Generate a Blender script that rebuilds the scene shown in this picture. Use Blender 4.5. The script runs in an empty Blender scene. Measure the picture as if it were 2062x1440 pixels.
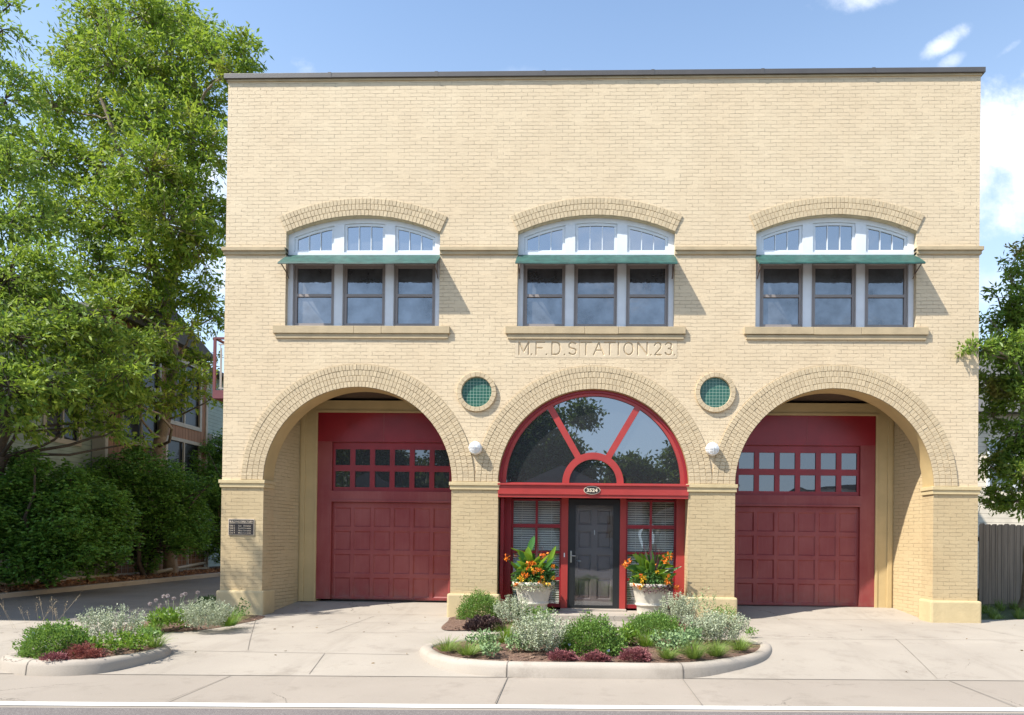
import bpy, bmesh, math, random
import numpy as np
from mathutils import Vector, Matrix, Quaternion
from mathutils.geometry import tessellate_polygon
random.seed(7); rng = np.random.default_rng(7)
S = bpy.context.scene; COL = S.collection
R_ = math.radians
# ------------------------------------------------------------------ camera
W, H = 2062, 1440; F = 1400.
CAM = Vector((0., -12.712, 1.4725)); YAW, PIT, ROL = 0.030860, 0.0075205, 0.0119436; PX, PY = 1139.90, 1071.93
_f = Vector((-math.sin(YAW)*math.cos(PIT), math.cos(YAW)*math.cos(PIT), math.sin(PIT)))
_r = Vector((math.cos(YAW), math.sin(YAW), 0)); _u = _r.cross(_f)
_r2 = math.cos(ROL)*_r+math.sin(ROL)*_u; _u2 = -math.sin(ROL)*_r+math.cos(ROL)*_u
cd = bpy.data.cameras.new('camera'); cam = bpy.data.objects.new('camera', cd); COL.objects.link(cam)
cam.matrix_world = Matrix.Translation(CAM) @ Matrix((_r2, _u2, -_f)).transposed().to_4x4()
cd.sensor_width = 36; cd.lens = F/W*36; cd.shift_x = (W/2-PX)/W; cd.shift_y = (PY-H/2)/W
cd.clip_start = .1; cd.clip_end = 3000; S.camera = cam
def ray(x, y): return _f+_r2*((x-PX)/F)-_u2*((y-PY)/F)
def atY(x, y, Y): d = ray(x, y); return CAM+d*((Y-CAM.y)/d.y)
def atZ(x, y, Z=0.): d = ray(x, y); return CAM+d*((Z-CAM.z)/d.z)
# ------------------------------------------------------------------ materials
def srgb(r, g, b):
    return tuple((c/12.92 if c <= .04045 else ((c+.055)/1.055)**2.4) for c in (r/255, g/255, b/255))+(1.,)
class NT:
    def __init__(s, name):
        s.m = bpy.data.materials.new(name); s.m.use_nodes = True; s.t = s.m.node_tree; s.t.nodes.clear()
        s.out = s.n('ShaderNodeOutputMaterial')
    def n(s, ty, ins=None, **kw):
        n = s.t.nodes.new(ty)
        for k, v in kw.items(): setattr(n, k, v)
        for k, v in (ins or {}).items():
            if isinstance(v, bpy.types.NodeSocket): s.t.links.new(v, n.inputs[k])
            elif v is not None: n.inputs[k].default_value = v
        return n
    def surf(s, sock): s.t.links.new(sock, s.out.inputs['Surface'])
    def math(s, op, a, b=0., c=None, clamp=False):
        n = s.n('ShaderNodeMath', operation=op, use_clamp=clamp)
        for i, v in enumerate((a, b, c)):
            if v is None: continue
            if isinstance(v, bpy.types.NodeSocket): s.t.links.new(v, n.inputs[i])
            else: n.inputs[i].default_value = v
        return n.outputs[0]
    def mix(s, f, a, b, mode='MIX'):
        n = s.n('ShaderNodeMix', data_type='RGBA', blend_type=mode)
        for i, v in ((0, f), (6, a), (7, b)):
            if isinstance(v, bpy.types.NodeSocket): s.t.links.new(v, n.inputs[i])
            else: n.inputs[i].default_value = v
        return n.outputs[2]
    def noise(s, vec, scale, detail=4, rough=.55, out='Fac'):
        return s.n('ShaderNodeTexNoise', {'Vector': vec, 'Scale': scale, 'Detail': detail, 'Roughness': rough}).outputs[out]
    def ramp(s, v, lo, hi, a=0., b=1.):
        return s.n('ShaderNodeMapRange', {'Value': v, 'From Min': lo, 'From Max': hi, 'To Min': a, 'To Max': b}).outputs[0]
    def obj(s): return s.n('ShaderNodeTexCoord').outputs['Object']
    def bsdf(s, col, rough=.6, normal=None, **ex):
        b = s.n('ShaderNodeBsdfPrincipled', {'Base Color': col, 'Roughness': rough})
        if normal is not None: s.t.links.new(normal, b.inputs['Normal'])
        for k, v in ex.items(): b.inputs[k.replace('_', ' ')].default_value = v
        return b.outputs[0]
    def bump(s, h, dist, strength=1.):
        return s.n('ShaderNodeBump', {'Height': h, 'Distance': dist, 'Strength': strength}).outputs[0]

def mat_paint(name, c, rough=.5, var=.08, nscale=3., bump=.0015, bscale=60., **ex):
    t = NT(name); o = t.obj()
    n = t.noise(o, nscale); n2 = t.noise(o, bscale, 3)
    c2 = tuple(x*(1-var*2.4) for x in c[:3])+(1,)
    col = t.mix(t.ramp(n, .35, .7), c, c2)
    t.surf(t.bsdf(col, rough, t.bump(n2, bump), **ex)); return t.m

def mat_brick(name, c1, c2, dirt=.12, rough=.75, bd=.013):
    t = NT(name); o = t.obj()
    sp = t.n('ShaderNodeSeparateXYZ', {0: o})
    u = t.math('ADD', sp.outputs[0], sp.outputs[1])
    dn = t.noise(o, 2.3, 3, .6, 'Color'); dn2 = t.noise(o, 14., 2, .6, 'Color')
    cv = t.n('ShaderNodeCombineXYZ', {0: u, 1: sp.outputs[2]}).outputs[0]
    def add(v, n, a):
        s_ = t.n('ShaderNodeVectorMath', {0: n, 1: (.5, .5, .5)}, operation='SUBTRACT').outputs[0]
        m_ = t.n('ShaderNodeVectorMath', {0: s_, 'Scale': a}, operation='SCALE').outputs[0]
        return t.n('ShaderNodeVectorMath', {0: v, 1: m_}, operation='ADD').outputs[0]
    cv = add(add(cv, dn, .030), dn2, .016)
    br = t.n('ShaderNodeTexBrick', {'Vector': cv, 'Color1': (0, 0, 0, 1), 'Color2': (1, 1, 1, 1), 'Mortar': (.5, .5, .5, 1), 'Scale': 1.,
        'Mortar Size': .0052, 'Mortar Smooth': .45, 'Bias': 0., 'Brick Width': .217, 'Row Height': .0685}, offset=.5)
    mort = br.outputs['Fac']
    fill = t.ramp(t.noise(o, 3.1, 4, .7), .42, .60, 1., .10)         # joints filled by paint in patches
    mort = t.math('MULTIPLY', mort, fill)
    rnd = t.n('ShaderNodeSeparateColor', {0: br.outputs['Color']}).outputs[0]
    nz = t.noise(o, 45., 4, .6)
    chip = t.ramp(t.noise(o, 9., 5, .75), .66, .72)
    h = t.math('ADD', t.math('MULTIPLY', rnd, .35), t.math('MULTIPLY', nz, .35))
    h = t.math('SUBTRACT', h, t.math('MULTIPLY', mort, 1.3)); h = t.math('SUBTRACT', h, t.math('MULTIPLY', chip, .5))
    big = t.ramp(t.noise(o, .55, 5, .6), .38, .64)
    col = t.mix(big, c1, c2)
    col = t.mix(t.math('MULTIPLY', rnd, .16), col, tuple(x*.62 for x in c2[:3])+(1,))
    col = t.mix(t.math('MULTIPLY', t.ramp(t.noise(o, 22., 3), .52, .75), .22), col, tuple(x*1.12 for x in c1[:3])+(1,))
    col = t.mix(t.math('MULTIPLY', mort, dirt), col, tuple(x*.5 for x in c2[:3])+(1,))
    col = t.mix(t.math('MULTIPLY', chip, .22), col, tuple(x*.45 for x in c2[:3])+(1,))
    ds = t.noise(t.n('ShaderNodeMapping', {'Vector': o, 'Scale': (2.6, 2.6, 15.)}).outputs[0], 1., 4, .7)
    dash = t.math('MULTIPLY', t.ramp(ds, .50, .62), mort)  # dark chipped dashes painted into the joints as shadow under the bricks
    col = t.mix(t.math('MULTIPLY', dash, .42), col, tuple(x*.38 for x in c2[:3])+(1,))
    t.surf(t.bsdf(col, rough, t.bump(h, bd))); return t.m

def mat_ground(name, c1, c2, scale=1.2, fine=80., bd=.003, rough=.9, speck=None, streak=0.):
    t = NT(name); o = t.obj()
    col = t.mix(t.ramp(t.noise(o, scale, 6, .65), .35, .68), c1, c2)
    f = t.noise(o, fine, 3, .7)
    col = t.mix(t.ramp(f, .35, .7, .0, .35), col, tuple(x*.55 for x in c2[:3])+(1,))
    if streak:
        mp = t.n('ShaderNodeMapping', {'Vector': o, 'Scale': (.35, 3.5, 1)}).outputs[0]
        col = t.mix(t.ramp(t.noise(mp, 1.6, 5, .7), .5, .72, 0., streak), col, tuple(x*.5 for x in c2[:3])+(1,))
    sp_ = t.noise(o, 5., 6, .8)
    col = t.mix(t.ramp(sp_, .68, .74, 0., .3), col, tuple(x*.35 for x in c2[:3])+(1,))
    if speck:
        v = t.n('ShaderNodeTexVoronoi', {'Vector': o, 'Scale': speck[0]}).outputs['Color']
        g = t.n('ShaderNodeSeparateColor', {0: v}).outputs[0]
        col = t.mix(t.ramp(g, .55, 1., 0., .8), col, speck[1])
    t.surf(t.bsdf(col, rough, t.bump(f, bd))); return t.m

def mat_pavement(name, c1, c2, dirt=(.16, .13, .10, 1), tyres=True):
    t = NT(name); o = t.obj(); X, Y, Z = t.n('ShaderNodeSeparateXYZ', {0: o}).outputs
    col = t.mix(t.ramp(t.noise(o, .55, 6, .6), .34, .68), c1, c2)
    f = t.noise(o, 95., 3, .75); col = t.mix(t.ramp(f, .35, .72, 0., .28), col, tuple(x*.6 for x in c2[:3])+(1,))
    # slab to slab tone
    vb = t.n('ShaderNodeTexVoronoi', {'Vector': t.n('ShaderNodeMapping', {'Vector': o, 'Scale': (.42, .5, 0)}).outputs[0], 'Scale': 1., 'Randomness': .4}).outputs['Color']
    col = t.mix(t.math('MULTIPLY', t.n('ShaderNodeSeparateColor', {0: vb}).outputs[0], .16), col, tuple(x*.72 for x in c2[:3])+(1,))
    st = t.noise(o, 1.9, 7, .72); col = t.mix(t.ramp(st, .54, .70, 0., .38), col, dirt)
    sp_ = t.noise(o, 13., 4, .6); col = t.mix(t.ramp(sp_, .70, .76, 0., .55), col, tuple(x*.5 for x in dirt[:3])+(1,))
    wv = t.n('ShaderNodeVectorMath', {0: o, 1: t.n('ShaderNodeVectorMath', {0: t.noise(o, 1.6, 5, .7, 'Color'), 'Scale': .35}, operation='SCALE').outputs[0]}, operation='ADD').outputs[0]
    ed = t.n('ShaderNodeTexVoronoi', {'Vector': wv, 'Scale': .33}, feature='DISTANCE_TO_EDGE').outputs['Distance']
    ck = t.math('MULTIPLY', t.math('LESS_THAN', ed, .0016), t.ramp(t.noise(o, .45, 2), .53, .57))
    col = t.mix(t.math('MULTIPLY', ck, .6), col, tuple(x*.45 for x in dirt[:3])+(1,))
    if tyres:
        for cx, w in ((-4.9, .16), (-3.45, .16), (3.7, .17), (5.2, .17)):
            d = t.math('ABSOLUTE', t.math('SUBTRACT', t.math('ADD', X, t.math('MULTIPLY', t.noise(o, .5, 2), .5)), cx+.25))
            m = t.math('MULTIPLY', t.ramp(d, w*.6, w*1.4, 1., 0.), t.ramp(t.noise(t.n('ShaderNodeMapping', {'Vector': o, 'Scale': (9, 1.2, 1)}).outputs[0], 1., 5, .7), .4, .7, 0, .22))
            col = t.mix(m, col, dirt)
    t.surf(t.bsdf(col, .9, t.bump(f, .0018))); return t.m

def mat_leaf(name, c1, c2, trans=.35, rough=.5, c3=None):
    t = NT(name); r = t.n('ShaderNodeNewGeometry').outputs['Random Per Island']
    col = t.mix(r, c1, c2)
    if c3:
        n = t.noise(t.obj(), .9, 3)
        col = t.mix(t.ramp(n, .54, .68, 0, .75), col, c3)
    d = t.bsdf(col, rough, Specular_IOR_Level=.35)
    tc = t.mix(.5, col, (.30, .42, .04, 1)) if trans > .2 else col
    tr = t.n('ShaderNodeBsdfTranslucent', {'Color': tc}).outputs[0]
    t.surf(t.n('ShaderNodeMixShader', {0: trans, 1: d, 2: tr}).outputs[0]); return t.m

def mat_glass(name, refl=.35, dark=(.02, .022, .025, 1), clear=False, wavy=.0):
    t = NT(name)
    g = t.n('ShaderNodeBsdfGlossy', {'Color': (.92, .95, 1, 1), 'Roughness': .01})
    if wavy: t.t.links.new(t.bump(t.noise(t.obj(), 1.7, 1), wavy), g.inputs['Normal'])
    b = t.n('ShaderNodeBsdfTransparent', {'Color': (.93, .95, .95, 1)}) if clear else t.n('ShaderNodeBsdfPrincipled', {'Base Color': dark, 'Roughness': .5})
    t.surf(t.n('ShaderNodeMixShader', {0: refl, 1: b.outputs[0], 2: g.outputs[0]}).outputs[0]); return t.m

C = srgb
M = {}
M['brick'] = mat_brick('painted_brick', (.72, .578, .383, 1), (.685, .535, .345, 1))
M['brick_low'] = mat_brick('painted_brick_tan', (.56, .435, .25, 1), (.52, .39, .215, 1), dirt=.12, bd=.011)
M['trim'] = mat_paint('tan_painted_stone', (.51, .395, .235, 1), .7, .08, 4., .004, 35.)
M['trim_low'] = mat_paint('yellow_painted_stone', (.61, .48, .265, 1), .7, .06, 3., .004, 25.)
M['panel'] = mat_paint('cream_painted_stone', (.67, .54, .365, 1), .7, .06, 3., .003, 25.)
M['jamb'] = mat_paint('tan_painted_wood', (.58, .43, .21, 1), .55, .05)
def mat_arch():
    t = NT('arch_painted_brick'); o = t.obj(); r = t.n('ShaderNodeNewGeometry').outputs['Random Per Island']
    col = t.mix(r, (.60, .475, .30, 1), (.53, .415, .26, 1)); n = t.noise(o, 30., 4, .65)
    col = t.mix(t.ramp(n, .5, .75, 0, .3), col, (.42, .32, .19, 1))
    t.surf(t.bsdf(col, .75, t.bump(n, .006))); return t.m
M['arch'] = mat_arch(); M['archj'] = mat_paint('arch_mortar', (.52, .41, .26, 1), .85, .1, 20.)
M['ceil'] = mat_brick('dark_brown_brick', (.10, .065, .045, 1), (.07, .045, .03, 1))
M['coping'] = mat_paint('grey_metal', (.10, .09, .082, 1), .45, .06)
M['white'] = mat_paint('white_paint', (.78, .80, .82, 1), .45, .03, 5.)
M['taupe'] = mat_paint('taupe_frame', (.30, .26, .24, 1), .45, .04)
M['green'] = mat_paint('teal_green_paint', (.028, .105, .083, 1), .55, .2, 9.)
M['red'] = mat_paint('red_paint', (.30, .018, .025, 1), .33, .10, 2.5, .0008, 90.)
def mat_faded():
    t = NT('faded_red_paint'); o = t.obj(); z = t.n('ShaderNodeSeparateXYZ', {0: o}).outputs[2]
    n = t.noise(o, 1.3, 5, .6); st = t.noise(t.n('ShaderNodeMapping', {'Vector': o, 'Scale': (14, 14, 1.2)}).outputs[0], 1., 4, .7)
    col = t.mix(t.ramp(n, .36, .66), (.235, .032, .032, 1), (.295, .066, .058, 1))
    col = t.mix(t.ramp(st, .5, .75, 0, .25), col, (.36, .12, .11, 1))
    col = t.mix(t.math('MULTIPLY', t.ramp(z, .16, .55, .45, 0.), t.ramp(t.noise(o, 6., 5, .7), .42, .65)), col, (.24, .14, .11, 1))
    t.surf(t.bsdf(col, .42, t.bump(t.noise(o, 50., 3), .0012))); return t.m
M['red2'] = mat_faded()
M['redb'] = mat_paint('bright_red_paint', (.42, .052, .045, 1), .30, .06, 3., .0008, 90.)
M['black'] = mat_paint('black_metal', (.018, .02, .022, 1), .35, .1)
M['door'] = mat_paint('dark_taupe_door', (.17, .135, .13, 1), .4, .05)
M['steel'] = mat_paint('satin_steel', (.55, .54, .52, 1), .3, .02, Metallic=1.)
M['rust'] = mat_paint('weathered_bracket', (.16, .12, .10, 1), .6, .2)
M['bronze'] = mat_paint('dark_bronze', (.03, .022, .02, 1), .4, .1)
M['gold'] = mat_paint('pale_bronze', (.72, .60, .45, 1), .45, .05)
M['blind'] = mat_paint('cream_slat', (.72, .68, .58, 1), .5, .02)
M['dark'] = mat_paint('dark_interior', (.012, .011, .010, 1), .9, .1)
M['tile'] = None
M['lampw'] = mat_paint('white_lamp_glass', (.82, .81, .78, 1), .25, .02)
M['pot'] = mat_paint('cast_stone', (.62, .57, .47, 1), .8, .08, 6., .004, 45.)
M['soil'] = mat_ground('soil', (.05, .03, .02, 1), (.03, .02, .012, 1))
M['glass_n'] = mat_glass('neighbour_glass', .035, (.006, .006, .007, 1))
M['glass'] = mat_glass('window_glass', .40, (.022, .026, .03, 1), wavy=.0)
M['glass_arch'] = mat_glass('arched_glass', .30, (.010, .011, .012, 1), wavy=.0)
M['glass_g'] = mat_glass('door_glass', .16, (.006, .006, .007, 1), wavy=.004)
def mat_screen():
    t = NT('screened_glass'); o = t.obj(); n = t.noise(o, 2.2, 5, .65); n2 = t.noise(o, 7., 3, .6)
    d = t.n('ShaderNodeBsdfPrincipled', {'Base Color': t.mix(t.ramp(n, .35, .65), (.02, .022, .026, 1), (.075, .08, .09, 1)), 'Roughness': .6}).outputs[0]
    g = t.n('ShaderNodeBsdfGlossy', {'Color': (.88, .93, 1, 1), 'Roughness': .03}); t.t.links.new(t.bump(n2, .0016), g.inputs['Normal'])
    t.surf(t.n('ShaderNodeMixShader', {0: t.ramp(n, .3, .7, .15, .25), 1: d, 2: g.outputs[0]}).outputs[0]); return t.m
M['glass_screen'] = mat_screen()
M['glass_clear'] = mat_glass('clear_glass', .10, clear=True, wavy=.003)
M['concrete'] = mat_pavement('sidewalk_concrete', (.41, .36, .295, 1), (.345, .30, .245, 1))
M['gutter'] = mat_pavement('gutter_concrete', (.35, .30, .245, 1), (.31, .265, .215, 1), tyres=False)
M['curb'] = mat_pavement('curb_concrete', (.47, .41, .34, 1), (.36, .31, .25, 1), tyres=False)
M['asphalt'] = mat_ground('asphalt', (.165, .14, .13, 1), (.135, .118, .11, 1), 1., 120., .004, speck=(190., (.30, .27, .25, 1)))
M['asphalt2'] = mat_ground('driveway_asphalt', (.21, .19, .165, 1), (.16, .145, .125, 1), 1., 90., .004)
M['joint'] = mat_paint('joint_dirt', (.235, .205, .17, 1), .9, .2)
M['stripe'] = mat_ground('road_paint', (.80, .79, .76, 1), (.72, .71, .68, 1), 3., 90., .002)
M['mulch'] = mat_ground('wood_mulch', (.17, .095, .062, 1), (.10, .058, .04, 1), 6., 45., .02, speck=(75., (.30, .19, .13, 1)))
M['leaflitter'] = mat_ground('leaf_litter', (.20, .10, .05, 1), (.09, .05, .03, 1), 4., 30., .02, speck=(28., (.42, .22, .12, 1)))
M['dirt'] = mat_ground('turf', (.07, .10, .03, 1), (.05, .07, .02, 1), 1.)
M['bark'] = mat_ground('bark', (.13, .10, .075, 1), (.07, .055, .04, 1), 5., 40., .02)
M['bark_pale'] = mat_ground('pale_bark', (.34, .27, .20, 1), (.20, .15, .11, 1), 5., 40., .015)
M['leafA'] = mat_leaf('ash_leaf', (.09, .19, .02, 1), (.38, .47, .05, 1), .46, .55, (.40, .34, .06, 1))
M['leafB'] = mat_leaf('near_ash_leaf', (.10, .21, .035, 1), (.36, .46, .065, 1), .42, .55)
M['leafM'] = mat_leaf('maple_leaf', (.05, .15, .025, 1), (.20, .38, .06, 1), .3, .4)
M['leafR'] = mat_leaf('plum_leaf', (.11, .21, .03, 1), (.24, .33, .05, 1), .42, .45, (.34, .20, .09, 1))
M['leafD'] = mat_leaf('far_leaf', (.030, .06, .012, 1), (.06, .10, .02, 1), .3, .5)
M['spruce'] = mat_leaf('spruce_needles', (.05, .10, .075, 1), (.09, .15, .11, 1), .1, .6)
M['p_green'] = mat_leaf('mound_leaf', (.10, .21, .045, 1), (.24, .38, .09, 1), .3, .5)
M['p_bright'] = mat_leaf('bright_leaf', (.11, .23, .025, 1), (.20, .32, .04, 1), .35, .45)
M['p_dark'] = mat_leaf('deep_leaf', (.028, .085, .035, 1), (.06, .13, .045, 1), .25, .4)
M['p_silver'] = mat_leaf('silver_leaf', (.27, .32, .18, 1), (.54, .575, .41, 1), .12, .7)
M['p_grey'] = mat_leaf('grey_green_leaf', (.16, .27, .11, 1), (.34, .45, .21, 1), .15, .6)
M['p_red'] = mat_leaf('burgundy_leaf', (.17, .04, .05, 1), (.46, .20, .20, 1), .15, .5)
M['p_red2'] = mat_leaf('rust_red_leaf', (.20, .045, .035, 1), (.48, .20, .16, 1), .15, .5)
M['p_purple'] = mat_leaf('purple_brown_leaf', (.05, .025, .025, 1), (.13, .085, .075, 1), .1, .5)
M['p_grass'] = mat_leaf('grass_blade', (.14, .23, .045, 1), (.27, .35, .09, 1), .3, .5)
M['p_straw'] = mat_leaf('straw_stem', (.35, .27, .16, 1), (.52, .42, .27, 1), .2, .7)
M['p_orange'] = mat_leaf('orange_petal', (.75, .14, .02, 1), (.85, .30, .03, 1), .15, .5)
M['p_yellow'] = mat_leaf('yellow_petal', (.80, .42, .02, 1), (.85, .55, .05, 1), .15, .5)
M['p_blue'] = mat_leaf('pale_blue_petal', (.42, .48, .72, 1), (.62, .66, .82, 1), .1, .5)
M['p_lilac'] = mat_leaf('seedhead', (.42, .36, .36, 1), (.62, .54, .50, 1), .1, .7)
M['p_wine'] = mat_leaf('wine_leaf', (.10, .04, .05, 1), (.22, .10, .11, 1), .15, .4)
def mat_tile():
    t = NT('green_tile'); o = t.obj()
    sp = t.n('ShaderNodeSeparateXYZ', {0: o})
    def g(s_):
        f = t.math('FRACT', t.math('MULTIPLY', s_, 1/.0592)); return t.math('LESS_THAN', f, .10)
    m = t.math('MAXIMUM', g(sp.outputs[0]), g(sp.outputs[2]))
    n = t.noise(o, 18., 2)
    col = t.mix(m, t.mix(n, (.018, .085, .06, 1), (.028, .125, .09, 1)), (.30, .42, .34, 1))
    t.surf(t.bsdf(col, .25, t.bump(t.math('SUBTRACT', 1., m), .002))); return t.m
M['tile'] = mat_tile()
def mat_siding(name, c):
    t = NT(name); o = t.obj(); z = t.n('ShaderNodeSeparateXYZ', {0: o}).outputs[2]
    f = t.math('FRACT', t.math('MULTIPLY', z, 1/.14))
    col = t.mix(t.ramp(t.noise(o, 2., 4), .4, .65), c, tuple(x*.8 for x in c[:3])+(1,))
    col = t.mix(t.ramp(f, .0, .12, .75, 0.), col, tuple(x*.3 for x in c[:3])+(1,))
    t.surf(t.bsdf(col, .6, t.bump(t.math('SUBTRACT', 1., f), .02))); return t.m
def mat_boards(name, c, w=.14, axis=1):
    t = NT(name); o = t.obj(); y = t.n('ShaderNodeSeparateXYZ', {0: o}).outputs[axis]
    f = t.math('FRACT', t.math('MULTIPLY', y, 1/w))
    st = t.n('ShaderNodeMapping', {'Vector': o, 'Scale': (18, 18, .8)}).outputs[0]
    col = t.mix(t.ramp(t.noise(st, 1., 6, .7), .35, .7), c, tuple(x*.6 for x in c[:3])+(1,))
    col = t.mix(t.math('LESS_THAN', f, .07), col, tuple(x*.25 for x in c[:3])+(1,))
    t.surf(t.bsdf(col, .75, t.bump(t.ramp(f, 0, .1), .006))); return t.m
M['siding'] = mat_siding('grey_green_siding', (.27, .33, .28, 1))
M['cream_siding'] = mat_siding('cream_siding', (.72, .63, .50, 1))
M['orange_boards'] = mat_boards('tan_vertical_boards', (.34, .185, .11, 1), .2)
M['fence'] = mat_boards('weathered_fence_boards', (.38, .29, .215, 1), .14, 0)
M['shingle'] = mat_ground('roof_shingles', (.12, .115, .11, 1), (.09, .085, .08, 1), 3., 60.)
M['creamtrim'] = mat_paint('cream_trim', (.40, .36, .29, 1), .5)
M['maroon'] = mat_paint('maroon_metal', (.16, .045, .055, 1), .5)
M['silverrail'] = mat_paint('grey_rail', (.42, .40, .38, 1), .5)
M['paving_white'] = mat_paint('white_wall', (.72, .72, .70, 1), .7)
M['paving_grey'] = mat_paint('grey_wall', (.32, .31, .30, 1), .7)

# ------------------------------------------------------------------ mesh helpers
def tag(o, label=None, cat=None, group=None, kind=None):
    for k, v in (('label', label), ('category', cat), ('group', group), ('kind', kind)):
        if v: o[k] = v
    return o
def thing(name, label, cat, loc=(0, 0, 0), group=None):
    o = bpy.data.objects.new(name, None); COL.objects.link(o); o.location = loc; o.empty_display_size = .2
    return tag(o, label, cat, group)
def root_loc(p):
    return p.location.copy() if p.parent is None else Vector((0, 0, 0))   # deeper parents already sit at the identity
def link(name, me, mats, parent=None):
    o = bpy.data.objects.new(name, me); COL.objects.link(o)
    for m in (mats if isinstance(mats, (list, tuple)) else [mats]): me.materials.append(m)
    if parent is not None:
        o.parent = parent; o.matrix_parent_inverse = Matrix.Translation(-root_loc(parent))
    return o
class MB:
    def __init__(s): s.v = []; s.f = []; s.m = []; s.sm = []
    def face(s, pts, mi=0, smooth=False):
        b = len(s.v); s.v += [tuple(p) for p in pts]; s.f.append(tuple(range(b, b+len(pts)))); s.m.append(mi); s.sm.append(smooth)
    def grid(s, vs, fs, mi=0, smooth=False):
        b = len(s.v); s.v += [tuple(p) for p in vs]
        for f in fs: s.f.append(tuple(b+i for i in f)); s.m.append(mi); s.sm.append(smooth)
    def box(s, x0, x1, y0, y1, z0, z1, mi=0, bev=0.):
        if bev <= 0:
            vs = [(x0, y0, z0), (x1, y0, z0), (x1, y1, z0), (x0, y1, z0), (x0, y0, z1), (x1, y0, z1), (x1, y1, z1), (x0, y1, z1)]
            s.grid(vs, [(0, 3, 2, 1), (4, 5, 6, 7), (0, 1, 5, 4), (1, 2, 6, 5), (2, 3, 7, 6), (3, 0, 4, 7)], mi)
        else:
            bm = bmesh.new(); bmesh.ops.create_cube(bm, size=1)
            for v in bm.verts: v.co = ((x0+x1)/2+v.co.x*(x1-x0), (y0+y1)/2+v.co.y*(y1-y0), (z0+z1)/2+v.co.z*(z1-z0))
            bmesh.ops.bevel(bm, geom=bm.edges[:], offset=bev, segments=2, affect='EDGES', profile=.6)
            bm.verts.index_update()
            s.grid([v.co[:] for v in bm.verts], [[v.index for v in f.verts] for f in bm.faces], mi); bm.free()
        return s
    def tube(s, path, rad, n=8, mi=0, smooth=True, cap=True):
        path = [Vector(p) for p in path]
        if not isinstance(rad, (list, tuple)): rad = [rad]*len(path)
        vs = []; up = None
        for i, p in enumerate(path):
            d = (path[min(i+1, len(path)-1)]-path[max(i-1, 0)])
            if d.length < 1e-9: d = Vector((0, 0, 1))
            d.normalize()
            if up is None: up = d.orthogonal().normalized()
            else:
                up = (up-d*up.dot(d))
                up = up.normalized() if up.length > 1e-6 else d.orthogonal().normalized()
            w = d.cross(up)
            for k in range(n):
                a = 2*math.pi*k/n; vs.append(p+(up*math.cos(a)+w*math.sin(a))*rad[i])
        fs = []
        for i in range(len(path)-1):
            for k in range(n):
                fs.append((i*n+k, i*n+(k+1) % n, (i+1)*n+(k+1) % n, (i+1)*n+k))
        s.grid(vs, fs, mi, smooth)
        if cap:
            b = len(s.v)-len(vs)
            s.f.append(tuple(b+k for k in reversed(range(n)))); s.m.append(mi); s.sm.append(False)
            s.f.append(tuple(b+(len(path)-1)*n+k for k in range(n))); s.m.append(mi); s.sm.append(False)
        return s
    def lathe(s, prof, c, n=32, mi=0, axis='Z'):
        vs = []; fs = []
        for r, z in prof:
            for k in range(n):
                a = 2*math.pi*k/n
                vs.append((c[0]+r*math.cos(a), c[1]+r*math.sin(a), c[2]+z) if axis == 'Z' else (c[0]+r*math.cos(a), c[1]+z, c[2]+r*math.sin(a)))
        for i in range(len(prof)-1):
            for k in range(n): fs.append((i*n+k, i*n+(k+1) % n, (i+1)*n+(k+1) % n, (i+1)*n+k))
        s.grid(vs, fs, mi, True); return s
    def plate(s, outer, holes, y0, y1, mi=0):
        """outline in X,Z given depth from y0 (front) to y1"""
        def area(p): return sum(p[i][0]*p[(i+1) % len(p)][1]-p[(i+1) % len(p)][0]*p[i][1] for i in range(len(p)))
        if area(outer) < 0: outer = outer[::-1]
        holes = [h[::-1] if area(h) > 0 else h for h in holes]
        loops = [outer]+holes; flat = [p for l in loops for p in l]
        tris = tessellate_polygon([[Vector((p[0], p[1], 0)) for p in l] for l in loops])
        n = len(flat)
        vs = [(p[0], y0, p[1]) for p in flat]+[(p[0], y1, p[1]) for p in flat]; fs = []
        for t in tris:
            a, b, c = (flat[i] for i in t)
            cr = (b[0]-a[0])*(c[1]-a[1])-(b[1]-a[1])*(c[0]-a[0])
            if abs(cr) < 1e-12: continue
            t = tuple(t) if cr > 0 else tuple(reversed(t))
            fs.append(t); fs.append(tuple(n+i for i in reversed(t)))
        k = 0
        for l in loops:
            m = len(l)
            for i in range(m): a, b = k+i, k+(i+1) % m; fs.append((b, a, n+a, n+b))
            k += m
        s.grid(vs, fs, mi); return s
    def build(s, name, mats, parent=None, weld=False):
        me = bpy.data.meshes.new(name); me.from_pydata(s.v, [], s.f); me.update()
        me.polygons.foreach_set('material_index', s.m); me.polygons.foreach_set('use_smooth', s.sm)
        if weld:
            bm = bmesh.new(); bm.from_mesh(me); bmesh.ops.remove_doubles(bm, verts=bm.verts, dist=1e-5); bm.to_mesh(me); bm.free()
        return link(name, me, mats, parent)
def rect(x0, x1, z0, z1): return [(x0, z0), (x1, z0), (x1, z1), (x0, z1)]
def arcpts(cx, cz, r, a0, a1, n): return [(cx+r*math.cos(a0+(a1-a0)*i/n), cz+r*math.sin(a0+(a1-a0)*i/n)) for i in range(n+1)]
def boxpart(name, mat, parent, *a, bev=0.): return MB().box(*a, bev=bev).build(name, mat, parent)
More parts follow.
